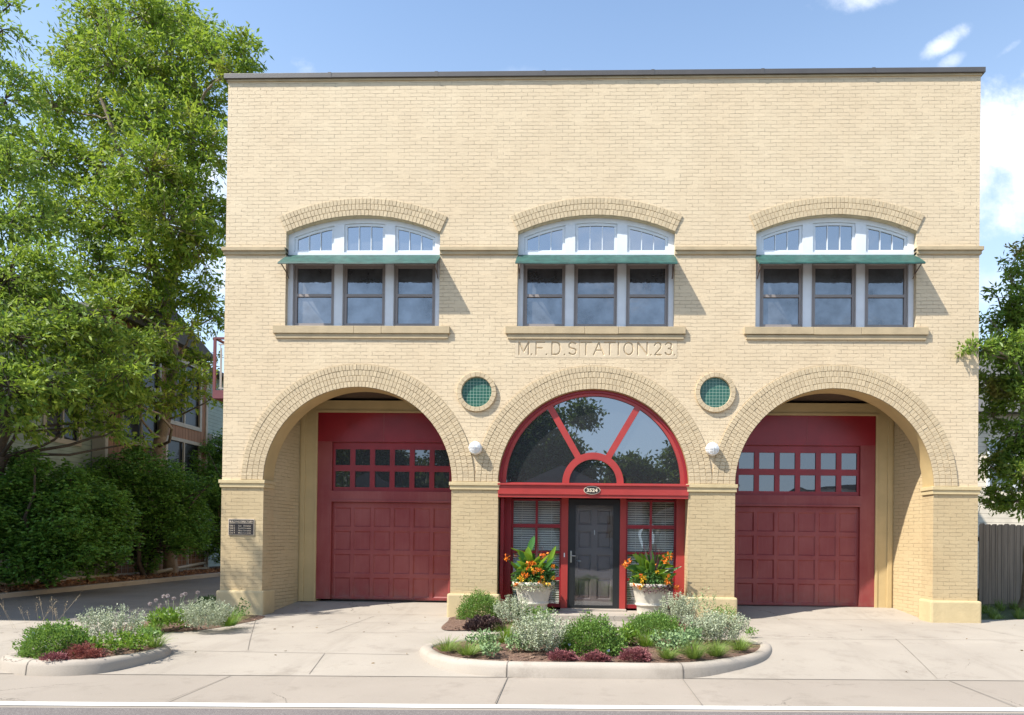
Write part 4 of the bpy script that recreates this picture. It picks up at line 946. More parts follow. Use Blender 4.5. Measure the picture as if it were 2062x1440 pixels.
tree('ash_tree', 'tall bright green ash tree with forked trunk beside the driveway', [[tuple(bA), P_(318, 900, 10), P_(345, 790, 10), P_(352, 700, 10), P_(330, 610, 10), P_(300, 480, 10), P_(250, 330, 10), P_(200, 190, 10), P_(190, 60, 10.5)], [P_(330, 610, 10), P_(370, 480, 10.), P_(385, 330, 10), P_(395, 200, 10), P_(380, 110, 10)], [P_(300, 480, 10), P_(310, 330, 9.8), P_(330, 180, 10), P_(350, 60, 11)]],
     A, M['leafA'], M['bark_pale'], nb=40, nl=26, L=.205, Wd=.068, tr=.2, rl=.018, spray=.12)
# nearer tree on the left
B = [LB(*q) for q in [(15, 560, 3, 1.4), (100, 545, 3.5, 1.0), (35, 680, 2.2, 1.2), (125, 660, 3, 1.0), (20, 780, 1.5, .95), (100, 770, 2.2, .9), (185, 700, 3.5, .8), (175, 800, 3.2, .8), (45, 850, 1.8, .65, .9), (235, 800, 4, .6), (215, 850, 4, .45, .8), (20, 455, 4, 1.2), (90, 440, 5, 1.0, .8), (20, 340, 4.5, 1.2, .7), (60, 360, 6, .9, .5), (-60, 250, 5, 1.6), (10, 200, 5, 1.1, .5), (50, 180, 5.5, .5, .4), (-50, 90, 5, 1.2, .6), (5, 60, 5, .7, .5), (20, 10, 5.5, .6, .45)]]
B += [LB(*q) for q in [(250, 750, 3.5, .75), (285, 815, 4, .5), (235, 865, 3.6, .45), (290, 880, 4, .32, .8), (150, 855, 3, .4), (215, 650, 4, .8), (280, 690, 5, .7, .8)]]
B += [((-15.5, 0, 5.5), 1.6), ((-17, 2, 8), 2.2, .6), ((-16.5, -1.5, 7.5), 1.8, .7), ((-17, 4, 11), 2, .5), ((-11.35, -3.1, 7.0), .85, .8), ((-12.6, -3.2, 7.6), 1.1, .8), ((-10.95, -2.9, 7.85), .5, .8), ((-14.6, -1.6, 8.6), 1.4, .8), ((-16, -3, 9), 1.6, .6), ((-13.6, -2.6, 8.1), 1.1, .8), ((-16.8, -4, 6.5), 1.8, .6)]
tree('ash_tree', 'nearer green tree at the left edge, its drooping leafy boughs hiding the sided wall', [[(-14.6, 3.0, 0), P_(-12, 960, 3.), P_(10, 850, 3), P_(-30, 650, 3.2), P_(-60, 450, 4), P_(-90, 250, 4.5), P_(-60, 60, 5)], [P_(-30, 650, 3.2), (-15.5, -.5, 6.5), (-14.2, -2, 7.6)]],
     B, M['leafB'], M['bark'], nb=46, nl=25, L=.175, Wd=.058, tr=.2, rl=.014, spray=.10)
# dark maples over the driveway edge
def maple(label, base, lobes, n=1., LL=.10):
    lobes = list(lobes)
    for c, r, d_ in list(lobes):
        for _ in range(7):
            v = Vector((random.gauss(0, 1), random.gauss(0, 1), random.gauss(0, .8))).normalized(); lobes.append((c+v*r*random.uniform(.85, 1.22), r*random.uniform(.18, .42), 1))
    V = []; T = thing('maple_tree', label, 'tree', base, 'low dark maples along the driveway'); g = MB(); b = Vector(base)
    for k in range(3):
        a = random.random()*6.3; branchy(g, b+Vector((math.cos(a)*.08, math.sin(a)*.08, 0)), b+Vector((math.cos(a)*.5, math.sin(a)*.5, 1.3)), .09, .05, .2)
    for lb in lobes:
        c = Vector(lb[0]); r = lb[1]; branchy(g, b+Vector((0, 0, .9)), c, .05, .02, .25)
        c_ = npv(c); N = int(2000*r*r*n); d = unit(rng.normal(size=(N, 3))); rad = r*rng.uniform(0, 1, (N, 1))**.4
        wv = np.sin(d[:, 0:1]*rad*3.1+c_[2])*.25; P0 = 0; f_ = 1+.35*np.sin(d[:, 0:1]*6+c_[0]*9)*np.sin(d[:, 2:3]*7+c_[1]*5)*np.sin(d[:, 1:2]*5+1); rad = rad*f_; lay = np.round((d[:, 2:3]*rad+wv)*3.2)/3.2-wv
        P = c_+d*rad*np.array([1, 1, .8]); P[:, 2] += (lay-d[:, 2:3]*rad)[:, 0]*.4+rng.normal(size=N)*.06
        D = np.concatenate([d[:, :2]+rng.normal(size=(N, 2))*.6, rng.normal(size=(N, 1))*.25-.35], 1)
        for s_ in (-.75, 0, .75):
            Dn = D.copy(); Dn[:, :2] += np.stack([-D[:, 1], D[:, 0]], 1)*s_
            V.append(leaf_arrays(P, Dn, LL*rng.uniform(.7, 1.2, N), LL*.42))
    g.build('trunk', M['bark'], T); leaf_mesh('crown', np.concatenate(V), M['leafM'], T)
maple('dark green low maple nearest the street, left edge of the driveway', (-13.75, 4.6, .05), [LB(*q) for q in [(20, 990, 3.5, .9), (100, 985, 3.6, .9), (180, 1010, 4, .8), (20, 1080, 3., .85), (110, 1080, 3.2, .9), (195, 1080, 4, .75), (60, 1135, 3., .5), (-60, 1040, 3.2, 1.0), (150, 1130, 3.6, .45), (225, 1040, 4.4, .6)]])
maple('dark green low maple in the middle of the driveway edge, with thick trunk', (-13.8, 8.6, .05), [LB(*q) for q in [(230, 965, 8, .95), (300, 960, 8, 1.0), (360, 985, 9, .9), (250, 1050, 8, .9), (330, 1050, 8.5, .95), (385, 1060, 9, .7), (220, 1110, 7.8, .5), (300, 1120, 8.5, .4)]])
maple('shaded maple farthest back, next to the station corner', (-13.6, 14, .05), [LB(*q) for q in [(410, 960, 13, .9), (440, 1010, 13.5, 1.0), (400, 1040, 13, .9), (430, 1090, 13, .8), (440, 900, 14, .7), (470, 960, 15, 1.2)]])
# right side trees
R0 = [LB(*q) for q in [(2025, 700, .6, .55), (1985, 705, .1, .30), (2065, 620, 1., .5, 1.2), (2010, 600, 1.2, .33, .35), (2060, 700, 1.2, .6), (2010, 770, 1., .45), (2060, 790, .8, .55), (2000, 840, 1.3, .42, .8), (2050, 870, 1., .5), (2010, 920, 1.2, .42), (2060, 950, .8, .5), (2000, 1000, 1.4, .38), (2050, 1010, 1., .42), (2120, 750, 1, .9), (2120, 900, 1, .9), (2110, 600, 1.5, .8), (1950, 700, -.05, .22, .8), (1990, 640, .9, .25, .3), (2035, 565, 1.3, .40, .6), (2070, 520, 1.5, .5, .9), (2030, 640, 1.2, .45, .8), (1990, 770, .9, .3, .8), (1995, 940, 1.1, .35, .8)]]
tree('plum_tree', 'bushy green tree with coppery new leaves at the right edge of the photo', [[(9.65, 2.9, .05), (9.55, 2.6, 1.4), (9.2, 1.9, 3.), (9.0, 1.4, 4.6), (9.1, 1.3, 6.2)], [(9.3, 2.2, 2.4), (8.6, 1.2, 4.0), (8.0, .6, 4.9)]], R0, M['leafR'], M['bark_pale'], nb=165, nl=20, L=.125, Wd=.046, tr=.13, rl=.009, spray=.06)
def spruce(label, base, h, rad):
    T = thing('spruce_tree', label, 'tree', base); b = Vector(base); g = MB(); g.tube([b, b+Vector((0, 0, h))], [.25, .03], 8); g.build('trunk', M['bark'], T); V = []
    for i in range(46):
        z = h*(.12+.88*i/46); rr = rad*(1-i/46)+.15
        for k in range(13):
            a = rng.uniform(0, 6.283); n = int(26*rr)+6; t = rng.uniform(.1, 1, (n, 1)); d = np.array([math.cos(a), math.sin(a), -.18])
            P = npv(b)+np.array([0, 0, z+rng.normal()*.08])+d*rr*t+rng.normal(size=(n, 3))*.09; D = d+rng.normal(size=(n, 3))*.45; V.append(leaf_arrays(P, D, .26, .10))
    leaf_mesh('crown', np.concatenate(V), M['spruce'], T)
spruce('blue-green spruce rising behind the trees at the right edge', (19.9, 17.5, 0), 17.2, 3.0)
# trees and houses across the street (seen in the window reflections)
far = [(-15, -33, 10.5, 4.2), (-8.6, -31, 11.5, 4.4), (-2.4, -32, 10.6, 3.5), (4.0, -36, 7.4, 3.0), (7.6, -38, 8.6, 3.2)]
for i, (x, y, h, r) in enumerate(far):
    T = thing('street_tree', ['broad tree across the street, mirrored in the left garage panes', 'large tree across the street, mirrored beside the left garage panes', 'leafy tree mirrored in the left side of the arched window', 'low tree mirrored at the lower right of the arched window', 'rounder tree mirrored at the right end of the arched window'][i], 'tree', (x, y, 0), 'trees across the street')
    g = MB(); g.tube([(x, y, -.3), (x+.1, y, h*.35), (x-.1, y, h*.6)], [.28, .2, .1], 8); V = []
    for k in range(19):
        a = random.random()*6.3; q = random.random()**.6; c = Vector((x+math.cos(a)*r*.75*q, y+math.sin(a)*r*.75*q, h*.38+random.random()*(h*.62-r*.3))); g.tube([(x, y, h*.3), tuple(c)], [.08, .03], 5)
        V.append(crown_leaves(c, r*.42, 60, 14, .34, .19, spray=.3))
    g.build('trunk', M['bark'], T); leaf_mesh('crown', np.concatenate(V), M['leafD'], T)
def far_house(label, x0, x1, y0, y1, h, hr, mw):
    T = thing('street_house', label, 'building', ((x0+x1)/2, y1, 0), 'houses across the street'); g = MB(); g.box(x0, x1, y0, y1, -.3, h); g.build('wall', mw, T)
    m = (x0+x1)/2; g = MB(); g.grid([(x0-.4, y0-.4, h), (x1+.4, y0-.4, h), (x1+.4, y1+.4, h), (x0-.4, y1+.4, h), (m, y0-.4, hr), (m, y1+.4, hr)], [(0, 1, 4), (1, 2, 5, 4), (2, 3, 5), (3, 0, 4, 5), (0, 3, 2, 1)]); g.build('roof', M['shingle'], T)
    for i in range(3):
        xx = x0+(x1-x0)*(i+.5)/3; MB().plate(rect(xx-.5, xx+.5, h*.45, h*.45+1.2), [], y1+.01, y1+.05).build('window', M['glass_g'], T)
far_house('grey gabled house mirrored low in the arched window', -6, 3, -34, -27, 3.4, 5.6, M['paving_grey'])
far_house('dark gabled house mirrored in the right of the arched window', 4.5, 10, -34, -29, 2.8, 4.6, M['paving_grey'])
far_house('white building mirrored in the right garage panes', 13, 22, -34, -28, 4.6, 5.1, M['paving_white'])
far_house('grey house mirrored low in the left garage panes', -19, -8, -34, -28, 3.2, 5.2, M['paving_grey'])

# ------------------------------------------------------------------ planting
def dome(x, y, z, rx, ry, h, n, L, Wd, up=.5, shell=.72, lump=.22):
    d = unit(rng.normal(size=(n, 3))); d[:, 2] = np.abs(d[:, 2]); rad = rng.uniform(shell, 1., (n, 1))
    ph = rng.uniform(0, 6.28, 8); f = 1+lump*np.sin(d[:, 0:1]*7+ph[0])*np.sin(d[:, 1:2]*8+ph[1])*np.sin(d[:, 2:3]*9+ph[2])+rng.normal(size=(n, 1))*.035
    P = np.array([x, y, z])+d*rad*f*np.array([rx, ry, h])
    D = d*np.array([1/rx, 1/ry, 1/h])*.35+rng.normal(size=(n, 3))*.55+np.array([0, 0, up])
    return leaf_arrays(P, D, L*rng.uniform(.6, 1.3, n), Wd*rng.uniform(.7, 1.3, n))
def spikes(x, y, z, rx, ry, h, ns, nl, L, Wd, lean=.5, tipmul=1., bare=.1, hvar=.3):
    """upright leafy stems"""
    a = rng.uniform(0, 6.283, ns); q = rng.uniform(0, 1, ns)**.5; hh = h*(1-hvar*q*q)*rng.uniform(.78, 1.08, ns)
    B_ = np.stack([x+np.cos(a)*q*rx*.55, y+np.sin(a)*q*ry*.55, np.full(ns, z)], 1); T_ = np.stack([x+np.cos(a)*q*rx*(1+lean*.2), y+np.sin(a)*q*ry*(1+lean*.2), z+hh], 1)
    t = rng.uniform(bare, 1., (ns, nl, 1))**.75; P = B_[:, None]*(1-t)+T_[:, None]*t+rng.normal(size=(ns, nl, 3))*.011
    D = rng.normal(size=(ns, nl, 3))*.8+np.array([0, 0, .55]); P = P.reshape(-1, 3); D = D.reshape(-1, 3); k = len(P)
    return leaf_arrays(P, D, L*rng.uniform(.6, 1.3, k), Wd*rng.uniform(.7, 1.3, k))
def blades(x, y, z, r, h, n, w=.008, spread=.8):
    a = rng.uniform(0, 6.283, n); q = rng.uniform(0, 1, n)**.6; out = []
    b = np.stack([x+np.cos(a)*r*.25*q, y+np.sin(a)*r*.25*q, np.full(n, z)], 1); hh = h*1.2*rng.uniform(.3, 1.1, n)
    tip = np.stack([x+np.cos(a)*r*q*spread*1.5, y+np.sin(a)*r*q*spread*1.5, z+hh*(1-.25*q)], 1); mid = (b+tip)/2+np.stack([-np.cos(a)*r*.12*q, -np.sin(a)*r*.12*q, hh*.12], 1)
    s_ = np.stack([-np.sin(a+.6), np.cos(a+.6), np.zeros(n)], 1)*w/2
    out.append(np.stack([b-s_, b+s_, mid+s_*.8, mid-s_*.8], 1).reshape(-1, 3)); out.append(np.stack([mid-s_*.8, mid+s_*.8, tip+s_*.1, tip-s_*.1], 1).reshape(-1, 3))
    return np.concatenate(out)
def plant(name, label, cat, gx, V, mat, group=None, extra=()):
    T = thing(name, label, cat, gx, group); leaf_mesh('foliage', V, mat, T)
    for nm, v, m in extra: leaf_mesh(nm, v, m, T)
    return T
def G(px, py, z=.02): p = atZ(px, py, z); return p.x, p.y, z
GP = 'planting in the street island'
def flowers_on(V, n, L, nd=7):
    k = rng.integers(0, len(V)//4, n); c = V.reshape(-1, 4, 3)[k, 2]+np.array([0, -.008, .012]); a = np.tile(np.linspace(0, 6.283, nd, endpoint=False), n)
    D = np.stack([np.cos(a), np.full(len(a), -.55), np.sin(a)], 1)+rng.normal(size=(len(a), 3))*.15; return leaf_arrays(np.repeat(c, nd, 0), D, L, L*.6)
def mound(label, px, py, r, h, n=3600, mat='p_green', L=.030, Wd=.017, fl=0, ry=None, group=None, z=.02, name='geranium_mound'):
    x, y, z = G(px, py, z); n = int(n*1.35); V = dome(x, y+r*.55, z-.02, r, ry or r*.8, h, n, L, Wd); stems = dome(x, y+r*.55, z-.02, r*.93, (ry or r*.8)*.93, h*.93, n//3, L*.8, Wd*.8, shell=.5)
    V = np.concatenate([V, stems]); e = [('flower', flowers_on(V, 1, .024), M['p_blue']) for _ in range(fl)]
    return plant(name, label, 'plant', (x, y+r*.55, z), V, M[mat], group, e)
def silver(label, px, py, r, h, ns=120, mat='p_silver', nl=48, L=.024, Wd=.014, z=.02, name='silver_catmint', ry=None):
    x, y, z = G(px, py, z); return plant(name, label, 'plant', (x, y+r*.5, z), spikes(x, y+r*.5, z, r, ry or r*.75, h, ns, nl, L, Wd), M[mat])
def leafy(label, px, py, r, h, ns=26, mat='p_bright', nl=12, L=.075, Wd=.03, z=.02, name='leafy_perennial'):
    x, y, z = G(px, py, z); return plant(name, label, 'plant', (x, y+r*.5, z), spikes(x, y+r*.5, z, r*1.25, r, h*1.08, int(ns*1.3), nl, L, Wd, bare=.15), M[mat])
def grass(label, px, py, r, h, n=220, mat='p_grass', z=.02, group=None):
    x, y, z = G(px, py, z); return plant('grass_tuft', label, 'plant', (x, y+r*.3, z), blades(x, y+r*.3, z, r*1.7, h*.85, int(n*1.7), .006), M[mat], group)
def sedum(label, px, py, r, h, mat='p_red', n=2600, L=.02, name='burgundy_sedum'):
    x, y, z = G(px, py); return plant(name, label, 'plant', (x, y+r*.5, z), np.concatenate([dome(x, y+r*.5, z-.01, r, r*.7, h, n, L, .013, lump=.5), dome(x+r*.5, y+r*.5, z-.01, r*.6, r*.5, h*.7, n//3, L, .013, lump=.5)]), M[mat])
# street island, centre
grass('thin grass tuft at the far left tip of the centre island', 898, 1312, .20, .20, 130)
grass('second thin grass tuft from the left tip of the centre island', 940, 1320, .20, .20, 170)
leafy('low grey-green leafy plant near the left end of the centre island', 972, 1312, .17, .24, 26, 'p_grey', 14, .05, .026)
leafy('smaller grey-green plant in front, left part of the centre island', 988, 1323, .12, .17, 18, 'p_grey', 12, .045, .024)
grass('upright bright green blades behind the grey-green plants, left of the centre island', 1018, 1298, .17, .33, 180, 'p_bright')
silver('big silver bush left of the green mound in the centre island', 1088, 1322, .38, .53, 150)
leafy('green-grey leaves at the left foot of the big silver bush', 1048, 1318, .17, .25, 26, 'p_grey', 14, .045, .022)
mound('large green geranium mound with pale blue flowers in the centre island', 1190, 1322, .44, .47, 6500, fl=8)
leafy('yellow-green blades right of the blue-flowered mound', 1263, 1306, .13, .27, 30, 'p_bright', 10, .08, .02)
grass('bright yellow-green leaf clump between two mounds, right of centre', 1302, 1306, .16, .26, 170, 'p_bright')
mound('wide green mound behind, right of the walkway gap', 1318, 1285, .44, .36, 5200, ry=.42)
leafy('grey-green sedum with thick leaves, right half of the centre island', 1352, 1318, .2, .27, 34, 'p_grey', 16, .045, .028)
leafy('taller grey-green sedum behind the grass tufts, right half of the centre island', 1390, 1304, .17, .27, 28, 'p_grey', 15, .045, .026)
silver('large round silver bush at the right end of the centre island', 1444, 1300, .46, .46, 190)
grass('grass tuft in front of the grey-green sedum', 1345, 1327, .14, .17, 170)
grass('grass tuft in front, left of the right-hand silver bush', 1398, 1327, .16, .26, 190)
grass('grass tuft in front of the right-hand silver bush', 1443, 1322, .17, .22, 200)
grass('grass tuft at the right end under the silver bush', 1492, 1310, .17, .2, 150)
leafy('small green sprig at the right tip of the centre island', 1514, 1284, .09, .13, 10, 'p_green', 10, .04, .018)
sedum('burgundy sedum patch, leftmost of the three at the front kerb', 1132, 1329, .16, .10)
sedum('burgundy sedum patch, middle one of three at the front kerb', 1200, 1330, .15, .09)
sedum('burgundy sedum patch, largest and rightmost of three at the front kerb', 1278, 1330, .18, .14)
# beds at the wall
mound('round green mound against the pier left of the entrance', 962, 1250, .40, .50, 4800)
mound('dark purple-brown leafy plant under the green mound, left of the entrance', 972, 1268, .30, .19, 1500, 'p_purple', .045, .035, name='coral_bells')
silver('silver bush beside the round mound, left of the entrance', 1032, 1262, .34, .48, 110)
leafy('green and gold leafy plant below the left flower pot', 1078, 1262, .26, .30, 50, 'p_green', 14, .045, .02)
silver('tall silver bush below the right flower pot', 1368, 1262, .34, .56, 110)
leafy('tall ragged green weed against the right central pier', 1425, 1254, .16, .62, 12, 'p_grey', 22, .045, .014)
leafy('small feathery green plant at the foot of the right central pier', 1462, 1264, .2, .36, 34, 'p_green', 16, .04, .014)
sedum('rusty red low plant between the silver bushes right of the entrance', 1385, 1275, .12, .10, 'p_red2', 700)
leafy('little white-flowered plant in front of the right flower pot', 1330, 1250, .11, .24, 12, 'p_silver', 12, .03, .02)
# left island
mound('rounded green mound with pale flowers at the left end of the left island', 84, 1322, .40, .38, 4600, fl=7)
silver('silver bush with tall spikes in the left island', 200, 1300, .42, .50, 100)
leafy('bright green rosette plants below the silver bush, left island', 222, 1315, .30, .20, 46, 'p_bright', 12, .065, .022)
leafy('green leafy plant at the right of the left island', 280, 1302, .18, .24, 26, 'p_green', 12, .055, .022)
sedum('rust red sedum at the front kerb of the left island', 150, 1325, .22, .13, 'p_red2')
sedum('small dark red sedum left of the rust red one, left island', 100, 1329, .14, .07, 'p_red', 900)
grass('thin grass tuft at the right tip of the left island', 308, 1304, .15, .20, 120)
x, y, z = G(60, 1268, 0.); st = []; hd = []
for i in range(15):
    a = rng.uniform(-1, 1); bx = x+a*.55; by = y+rng.normal()*.12; hh = rng.uniform(.28, .52); tx = bx+rng.normal()*.14; ty = by+rng.normal()*.1
    p0 = np.array([bx, by, 0]); p1 = np.array([tx, ty, hh]); s_ = np.array([.0013, 0, 0]); st.append(np.stack([p0-s_, p0+s_, p1+s_, p1-s_]))
    n = 14; t = rng.uniform(.72, 1.03, (n, 1)); P = p0+(p1-p0)*t+rng.normal(size=(n, 3))*.014; hd.append(leaf_arrays(P, rng.normal(size=(n, 3))+np.array([0, 0, .8]), .018, .008))
T = thing('seed_grass', 'wispy dry grass with pale seedheads behind the left island', 'plant', (x, y, 0)); leaf_mesh('stems', np.concatenate(st), M['p_straw'], T); leaf_mesh('seedheads', np.concatenate(hd), M['p_straw'], T)
# bed at the left pier
leafy('bright green leafy plant left of the silver bush by the left pier', 335, 1268, .28, .27, 55, 'p_bright', 12, .07, .024)
silver('silver bush in the bed beside the left pier', 397, 1272, .42, .47, 130)
grass('yellow-green grass tuft at the foot of the left pier', 455, 1262, .22, .32, 170, 'p_bright')
mound('low blue-green cushion plant behind the silver bush by the left pier', 412, 1232, .30, .28, 1600, 'p_dark', .04, .018, z=0.)
grass('grey-green low grass at the left of the pier bed', 300, 1270, .22, .14, 150)
leafy('dark leaved sprig against the left pier base', 488, 1252, .13, .34, 8, 'p_dark', 12, .05, .022)
AL = [(302, 1216), (314, 1209), (322, 1219), (329, 1201), (338, 1200), (337, 1212), (350, 1205), (366, 1199), (373, 1196), (330, 1230), (318, 1226), (398, 1193), (310, 1236)]
b0 = Vector(G(345, 1252, 0.)); T = thing('allium_clump', 'clump of dry round seedheads on thin stems beside the driveway', 'plant', tuple(b0))
st = []; hd = []
for px, py in AL:
    tip = atY(px, py, b0.y+random.uniform(-.1, .25)); bs = Vector((b0.x+(tip.x-b0.x)*.4, tip.y, 0)); p0, p1 = npv(bs), npv(tip); s_ = np.array([.0025, 0, 0]); st.append(np.stack([p0-s_, p0+s_, p1+s_, p1-s_]))
    n = 90; d = unit(rng.normal(size=(n, 3))); hd.append(leaf_arrays(p1+d*.006, d, .032, .010))
leaf_mesh('stems', np.concatenate(st), M['p_grey'], T); leaf_mesh('seedheads', np.concatenate(hd), M['p_lilac'], T)
# weedy grass by the fence
V = []
for i in range(90):
    px = rng.uniform(7.15, 12.5); py = rng.uniform(.5, 3.2); V.append(blades(px, max(py, .42+.15*(px-7)+.1), .01, .16, rng.uniform(.1, .24), 45, .009))
o = leaf_mesh('grass', np.concatenate(V), M['p_grass']); o['kind'] = 'stuff'
# fallen leaves on the litter strip
V = []; n = 3500; P = np.stack([rng.uniform(-14.5, -13.25, n), rng.uniform(-1.2, 16, n), rng.uniform(.08, .15, n)], 1); D = rng.normal(size=(n, 3))*np.array([1, 1, .2])
o = leaf_mesh('fallen_leaves', leaf_arrays(P, D, .09, .05, .1), [mat_leaf('dead_leaf', (.22, .10, .05, 1), (.42, .24, .13, 1), .1, .7)]); o['kind'] = 'stuff'
V = []; n = 110; px = rng.uniform(-7, 8, n); py = rng.uniform(-4.3, .9, n)
P = np.stack([px, py, np.array([zside(a, b) for a, b in zip(px, py)])+.008], 1); D = rng.normal(size=(n, 3))*np.array([1, 1, .12])
o = leaf_mesh('leaf_debris', leaf_arrays(P, D, rng.uniform(.015, .05, n), rng.uniform(.01, .03, n), .3), [mat_leaf('dry_debris', (.20, .14, .08, 1), (.34, .26, .15, 1), .1, .8)]); o['kind'] = 'stuff'
# ------------------------------------------------------------------ flower pots
def big_leaf(g, p, d, L, w, mi=0, bend=.5, n=8, side=None):
    p = Vector(p); d = Vector(d).normalized(); s_ = d.cross(Vector((0, 0, 1)) if abs(d.z) < .95 else Vector((1, 0, 0))).normalized()
    if side is not None: s_ = Vector(side).normalized()
    up = s_.cross(d); pts = []; q = p.copy(); dd = d.copy()
    for i in range(n+1):
        t = i/n; ww = w*.5*math.sin(math.pi*min(1, (t*.92+.04))**.85)**.8 if 0 < t < 1 else .002
        pts.append((q.copy(), ww)); q += dd*L/n; dd = (dd+Vector((0, 0, -1))*bend/n).normalized()
    vs = []
    for q, ww in pts: vs += [q-s_*ww+up*ww*.35, q, q+s_*ww+up*ww*.35]
    fs = []
    for i in range(n): fs += [(i*3, i*3+1, i*3+4, i*3+3), (i*3+1, i*3+2, i*3+5, i*3+4)]
    g.grid(vs, fs, mi, True)
def pot(label_pot, label_pl, x, y, variant):
    z = .10; Pt = thing('flower_pot', label_pot, 'pot', (x, y, z), 'cast stone flower pots at the entrance'); g = MB()
    prof = [(.001, 0), (.245, 0), (.25, .02), (.255, .14), (.262, .15), (.285, .165), (.29, .185), (.272, .205), (.275, .22), (.33, .46), (.345, .49), (.38, .50), (.388, .52), (.388, .555), (.37, .565), (.345, .56), (.33, .50), (.001, .49)]
    g.lathe(prof, (x, y, z), 40); g.build('pot_body', M['pot'], Pt); MB().lathe([(.335, .515), (.001, .53)], (x, y, z), 24).build('soil', M['soil'], Pt)
    top = z+.52; Tn = thing('potted_flowers', label_pl, 'plant', (x, y, top)); 
    gc = MB()
    for i in range(58):
        a = random.random()*6.28; t = random.uniform(.15, 1.0); d = (math.cos(a)*t*1.1, math.sin(a)*t*.5-.25, 1.0-.5*t); r0 = random.uniform(0, .2)
        sd_ = Vector(d).cross(Vector((random.gauss(0, .35), -1, random.gauss(0, .35)))).normalized()
        big_leaf(gc, (x+math.cos(a)*r0, y+math.sin(a)*r0-.05, top+random.uniform(.0, .36)), d, random.uniform(.22, .40), random.uniform(.085, .14), random.choice((0, 0, 1)), random.uniform(.4, 1.3), side=sd_)
    specials = [(-.08, .50, .27, .13, (.25, 0, 1)), (-.12, .46, .28, .12, (-.9, -.1, .45)), (-.08, .26, .30, .17, (-.05, -.1, 1)), (.26, .26, .34, .11, (.35, -.1, 1)), (.17, .16, .30, .10, (.6, -.2, .8)), (.05, .18, .28, .11, (.2, -.2, 1)), (-.22, .12, .26, .10, (-.6, -.3, .8))] if variant == 0 else [(-.12, .20, .32, .10, (-.5, -.1, 1)), (.22, .22, .32, .10, (.35, -.1, 1)), (-.04, .22, .28, .10, (-.2, -.1, 1)), (-.2, .1, .32, .08, (-.9, -.2, .6)), (.2, .1, .34, .11, (.9, -.2, .6)), (.1, .15, .28, .11, (.3, -.3, 1))]
    for dx, dz, L, w, d in specials:
        dz += .08; L *= 1.15
        gc.tube([(x, y, top), (x+dx*.7, y, top+dz*.6), (x+dx, y-.03, top+dz)], .009, 6); big_leaf(gc, (x+dx, y-.03, top+dz), d, L, w, 1 if random.random() < .6 else 0, .25, side=(1, -.35, 0))
    gc.build('canna_leaves', [M['p_canna'], M['p_canna2']], Tn)
    V = []
    for i in range(5 if variant == 0 else 13):
        a = random.uniform(.3, 2.85) if variant else random.uniform(1.1, 2.1); L = random.uniform(.45, .62); c = np.array([math.cos(a)*.5, random.uniform(-.2, .1), math.sin(a)]); b_ = np.array([x+.03, y, top+.05]); V.append(blades(x, y, 0, .001, .001, 1)[:0])
        b_ = b_+np.array([0, -.12, 0]); s_ = np.array([.015, .004, 0]); m_ = b_+c*L*.65; t_ = b_+c*L*1.35+np.array([0, 0, -.03]); V += [np.stack([b_-s_, b_+s_, m_+s_, m_-s_]), np.stack([m_-s_, m_+s_, t_+s_*.1, t_-s_*.1])]
    leaf_mesh('spiky_blades', np.concatenate(V), M['p_wine'], Tn)
    n = 1500; a = rng.uniform(0, 6.283, n); q = rng.uniform(.2, 1.05, n)**.7; P = np.stack([x+np.cos(a)*.38*q, y+np.sin(a)*.38*q, top+.02+.34*rng.uniform(0, 1, n)*(1.1-q*.6)-.05*(q > .9)], 1)
    leaf_mesh('filler_leaves', leaf_arrays(P, rng.normal(size=(n, 3))+np.stack([np.cos(a)*.6, np.sin(a)*.6, np.full(n, .4)], 1), .05, .028), M['p_dark2'], Tn)
    n = 260; a = rng.uniform(3.6, 6.1, n) if variant == 0 else rng.uniform(4.3, 6.2, n); P = np.stack([x+np.cos(a)*.39, y+np.sin(a)*.39, top+rng.uniform(-.10, .05, n)], 1)
    leaf_mesh('trailing_leaves', leaf_arrays(P, rng.normal(size=(n, 3)), .04, .022), M['p_cream'] if variant == 0 else M['p_wine'], Tn)
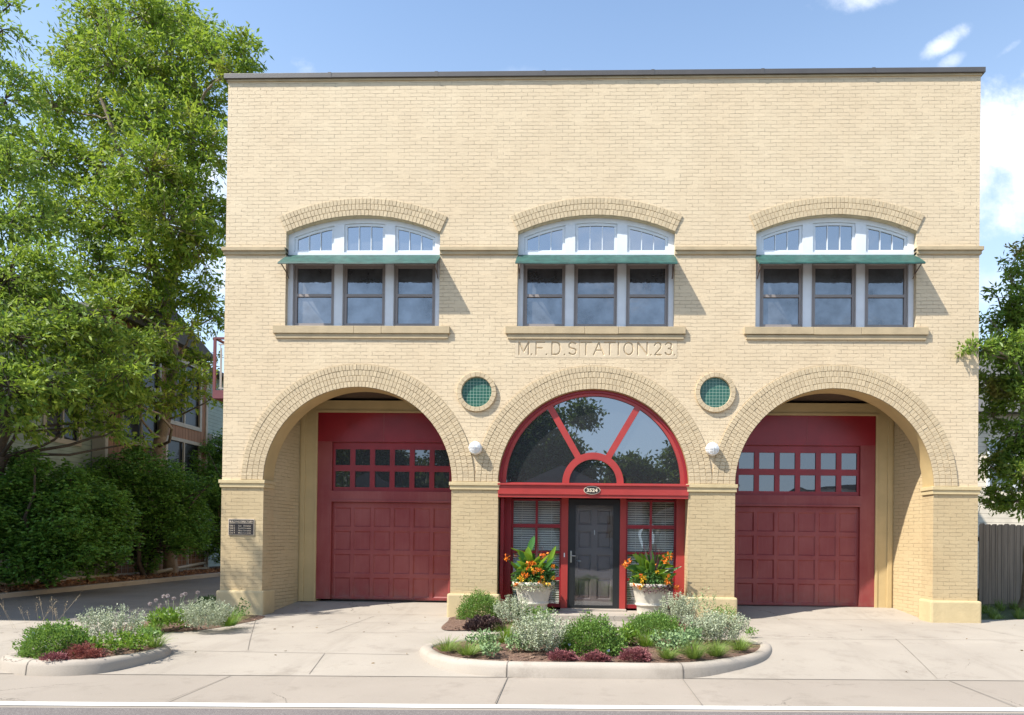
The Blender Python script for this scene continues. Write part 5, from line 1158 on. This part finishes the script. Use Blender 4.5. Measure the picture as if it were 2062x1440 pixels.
    fl = ([(-.47, .46, 'p_orange', .055), (-.06, .34, 'p_orange', .06), (.0, .38, 'p_orange', .05), (.20, .52, 'p_orange', .06), (.37, .33, 'p_orange', .04), (-.1, .17, 'p_orange', .035), (-.22, .12, 'p_yellow', .045), (-.19, .08, 'p_yellow', .04), (.13, .07, 'p_orange', .04), (.22, .05, 'p_yellow', .045), (.18, .14, 'p_orange', .035), (.37, .13, 'p_yellow', .04), (-.29, .0, 'p_orange', .04), (.3, .02, 'p_yellow', .03), (-.02, .06, 'p_yellow', .03)] if variant == 0 else
          [(-.44, .42, 'p_orange', .055), (-.48, .37, 'p_orange', .05), (.25, .50, 'p_orange', .065), (.32, .54, 'p_orange', .06), (.22, .43, 'p_orange', .05), (.02, .37, 'p_orange', .045), (-.17, .15, 'p_yellow', .045), (-.2, .08, 'p_yellow', .04), (-.24, .0, 'p_orange', .04), (.43, -.02, 'p_orange', .05), (-.22, -.02, 'p_yellow', .035)])
    fl = fl+[(random.uniform(-.34, .36), random.uniform(.0, .30), random.choice(('p_orange', 'p_yellow', 'p_orange')), random.uniform(.03, .042)) for _ in range(9)]
    for dx, dz, mm, s in fl:
        s *= 1.12; n = 18; c = np.array([x+dx, y-(.22 if abs(dx) > .3 or dz > .3 else .34), top+dz]); d = unit(rng.normal(size=(n, 3))+np.array([0, -.5, .3]))
        leaf_mesh('bloom', leaf_arrays(c+rng.normal(size=(n, 3))*s*.35, d, s*rng.uniform(.7, 1.1, n), s*.6, .35), M[mm], Tn)
    g = MB()
    for dx, dz, mm, s in fl:
        if dz > .3: g.tube([(x+dx*.2, y, top), (x+dx*.7, y-.12, top+dz*.6), (x+dx, y-.22, top+dz)], .005, 5)
    g.build('flower_stems', M['p_canna'], Tn)
M['p_canna'] = mat_leaf('canna_leaf', (.05, .17, .04, 1), (.07, .20, .045, 1), .3, .35)
M['p_canna2'] = mat_leaf('canna_leaf_bright', (.20, .36, .03, 1), (.24, .40, .04, 1), .45, .35)
M['p_dark2'] = mat_leaf('filler_leaf', (.05, .13, .04, 1), (.12, .24, .06, 1), .25, .45)
M['p_cream'] = mat_leaf('variegated_leaf', (.35, .42, .22, 1), (.72, .68, .50, 1), .2, .5)
pot('left cast stone flower pot at the entrance, mottled with plant shade', 'tall canna with orange blooms in the left flower pot', -.975, -.02, 0)
pot('right cast stone flower pot at the entrance, sunlit', 'spiky wine-red blades, cannas and orange blooms in the right flower pot', 1.165, -.02, 1)
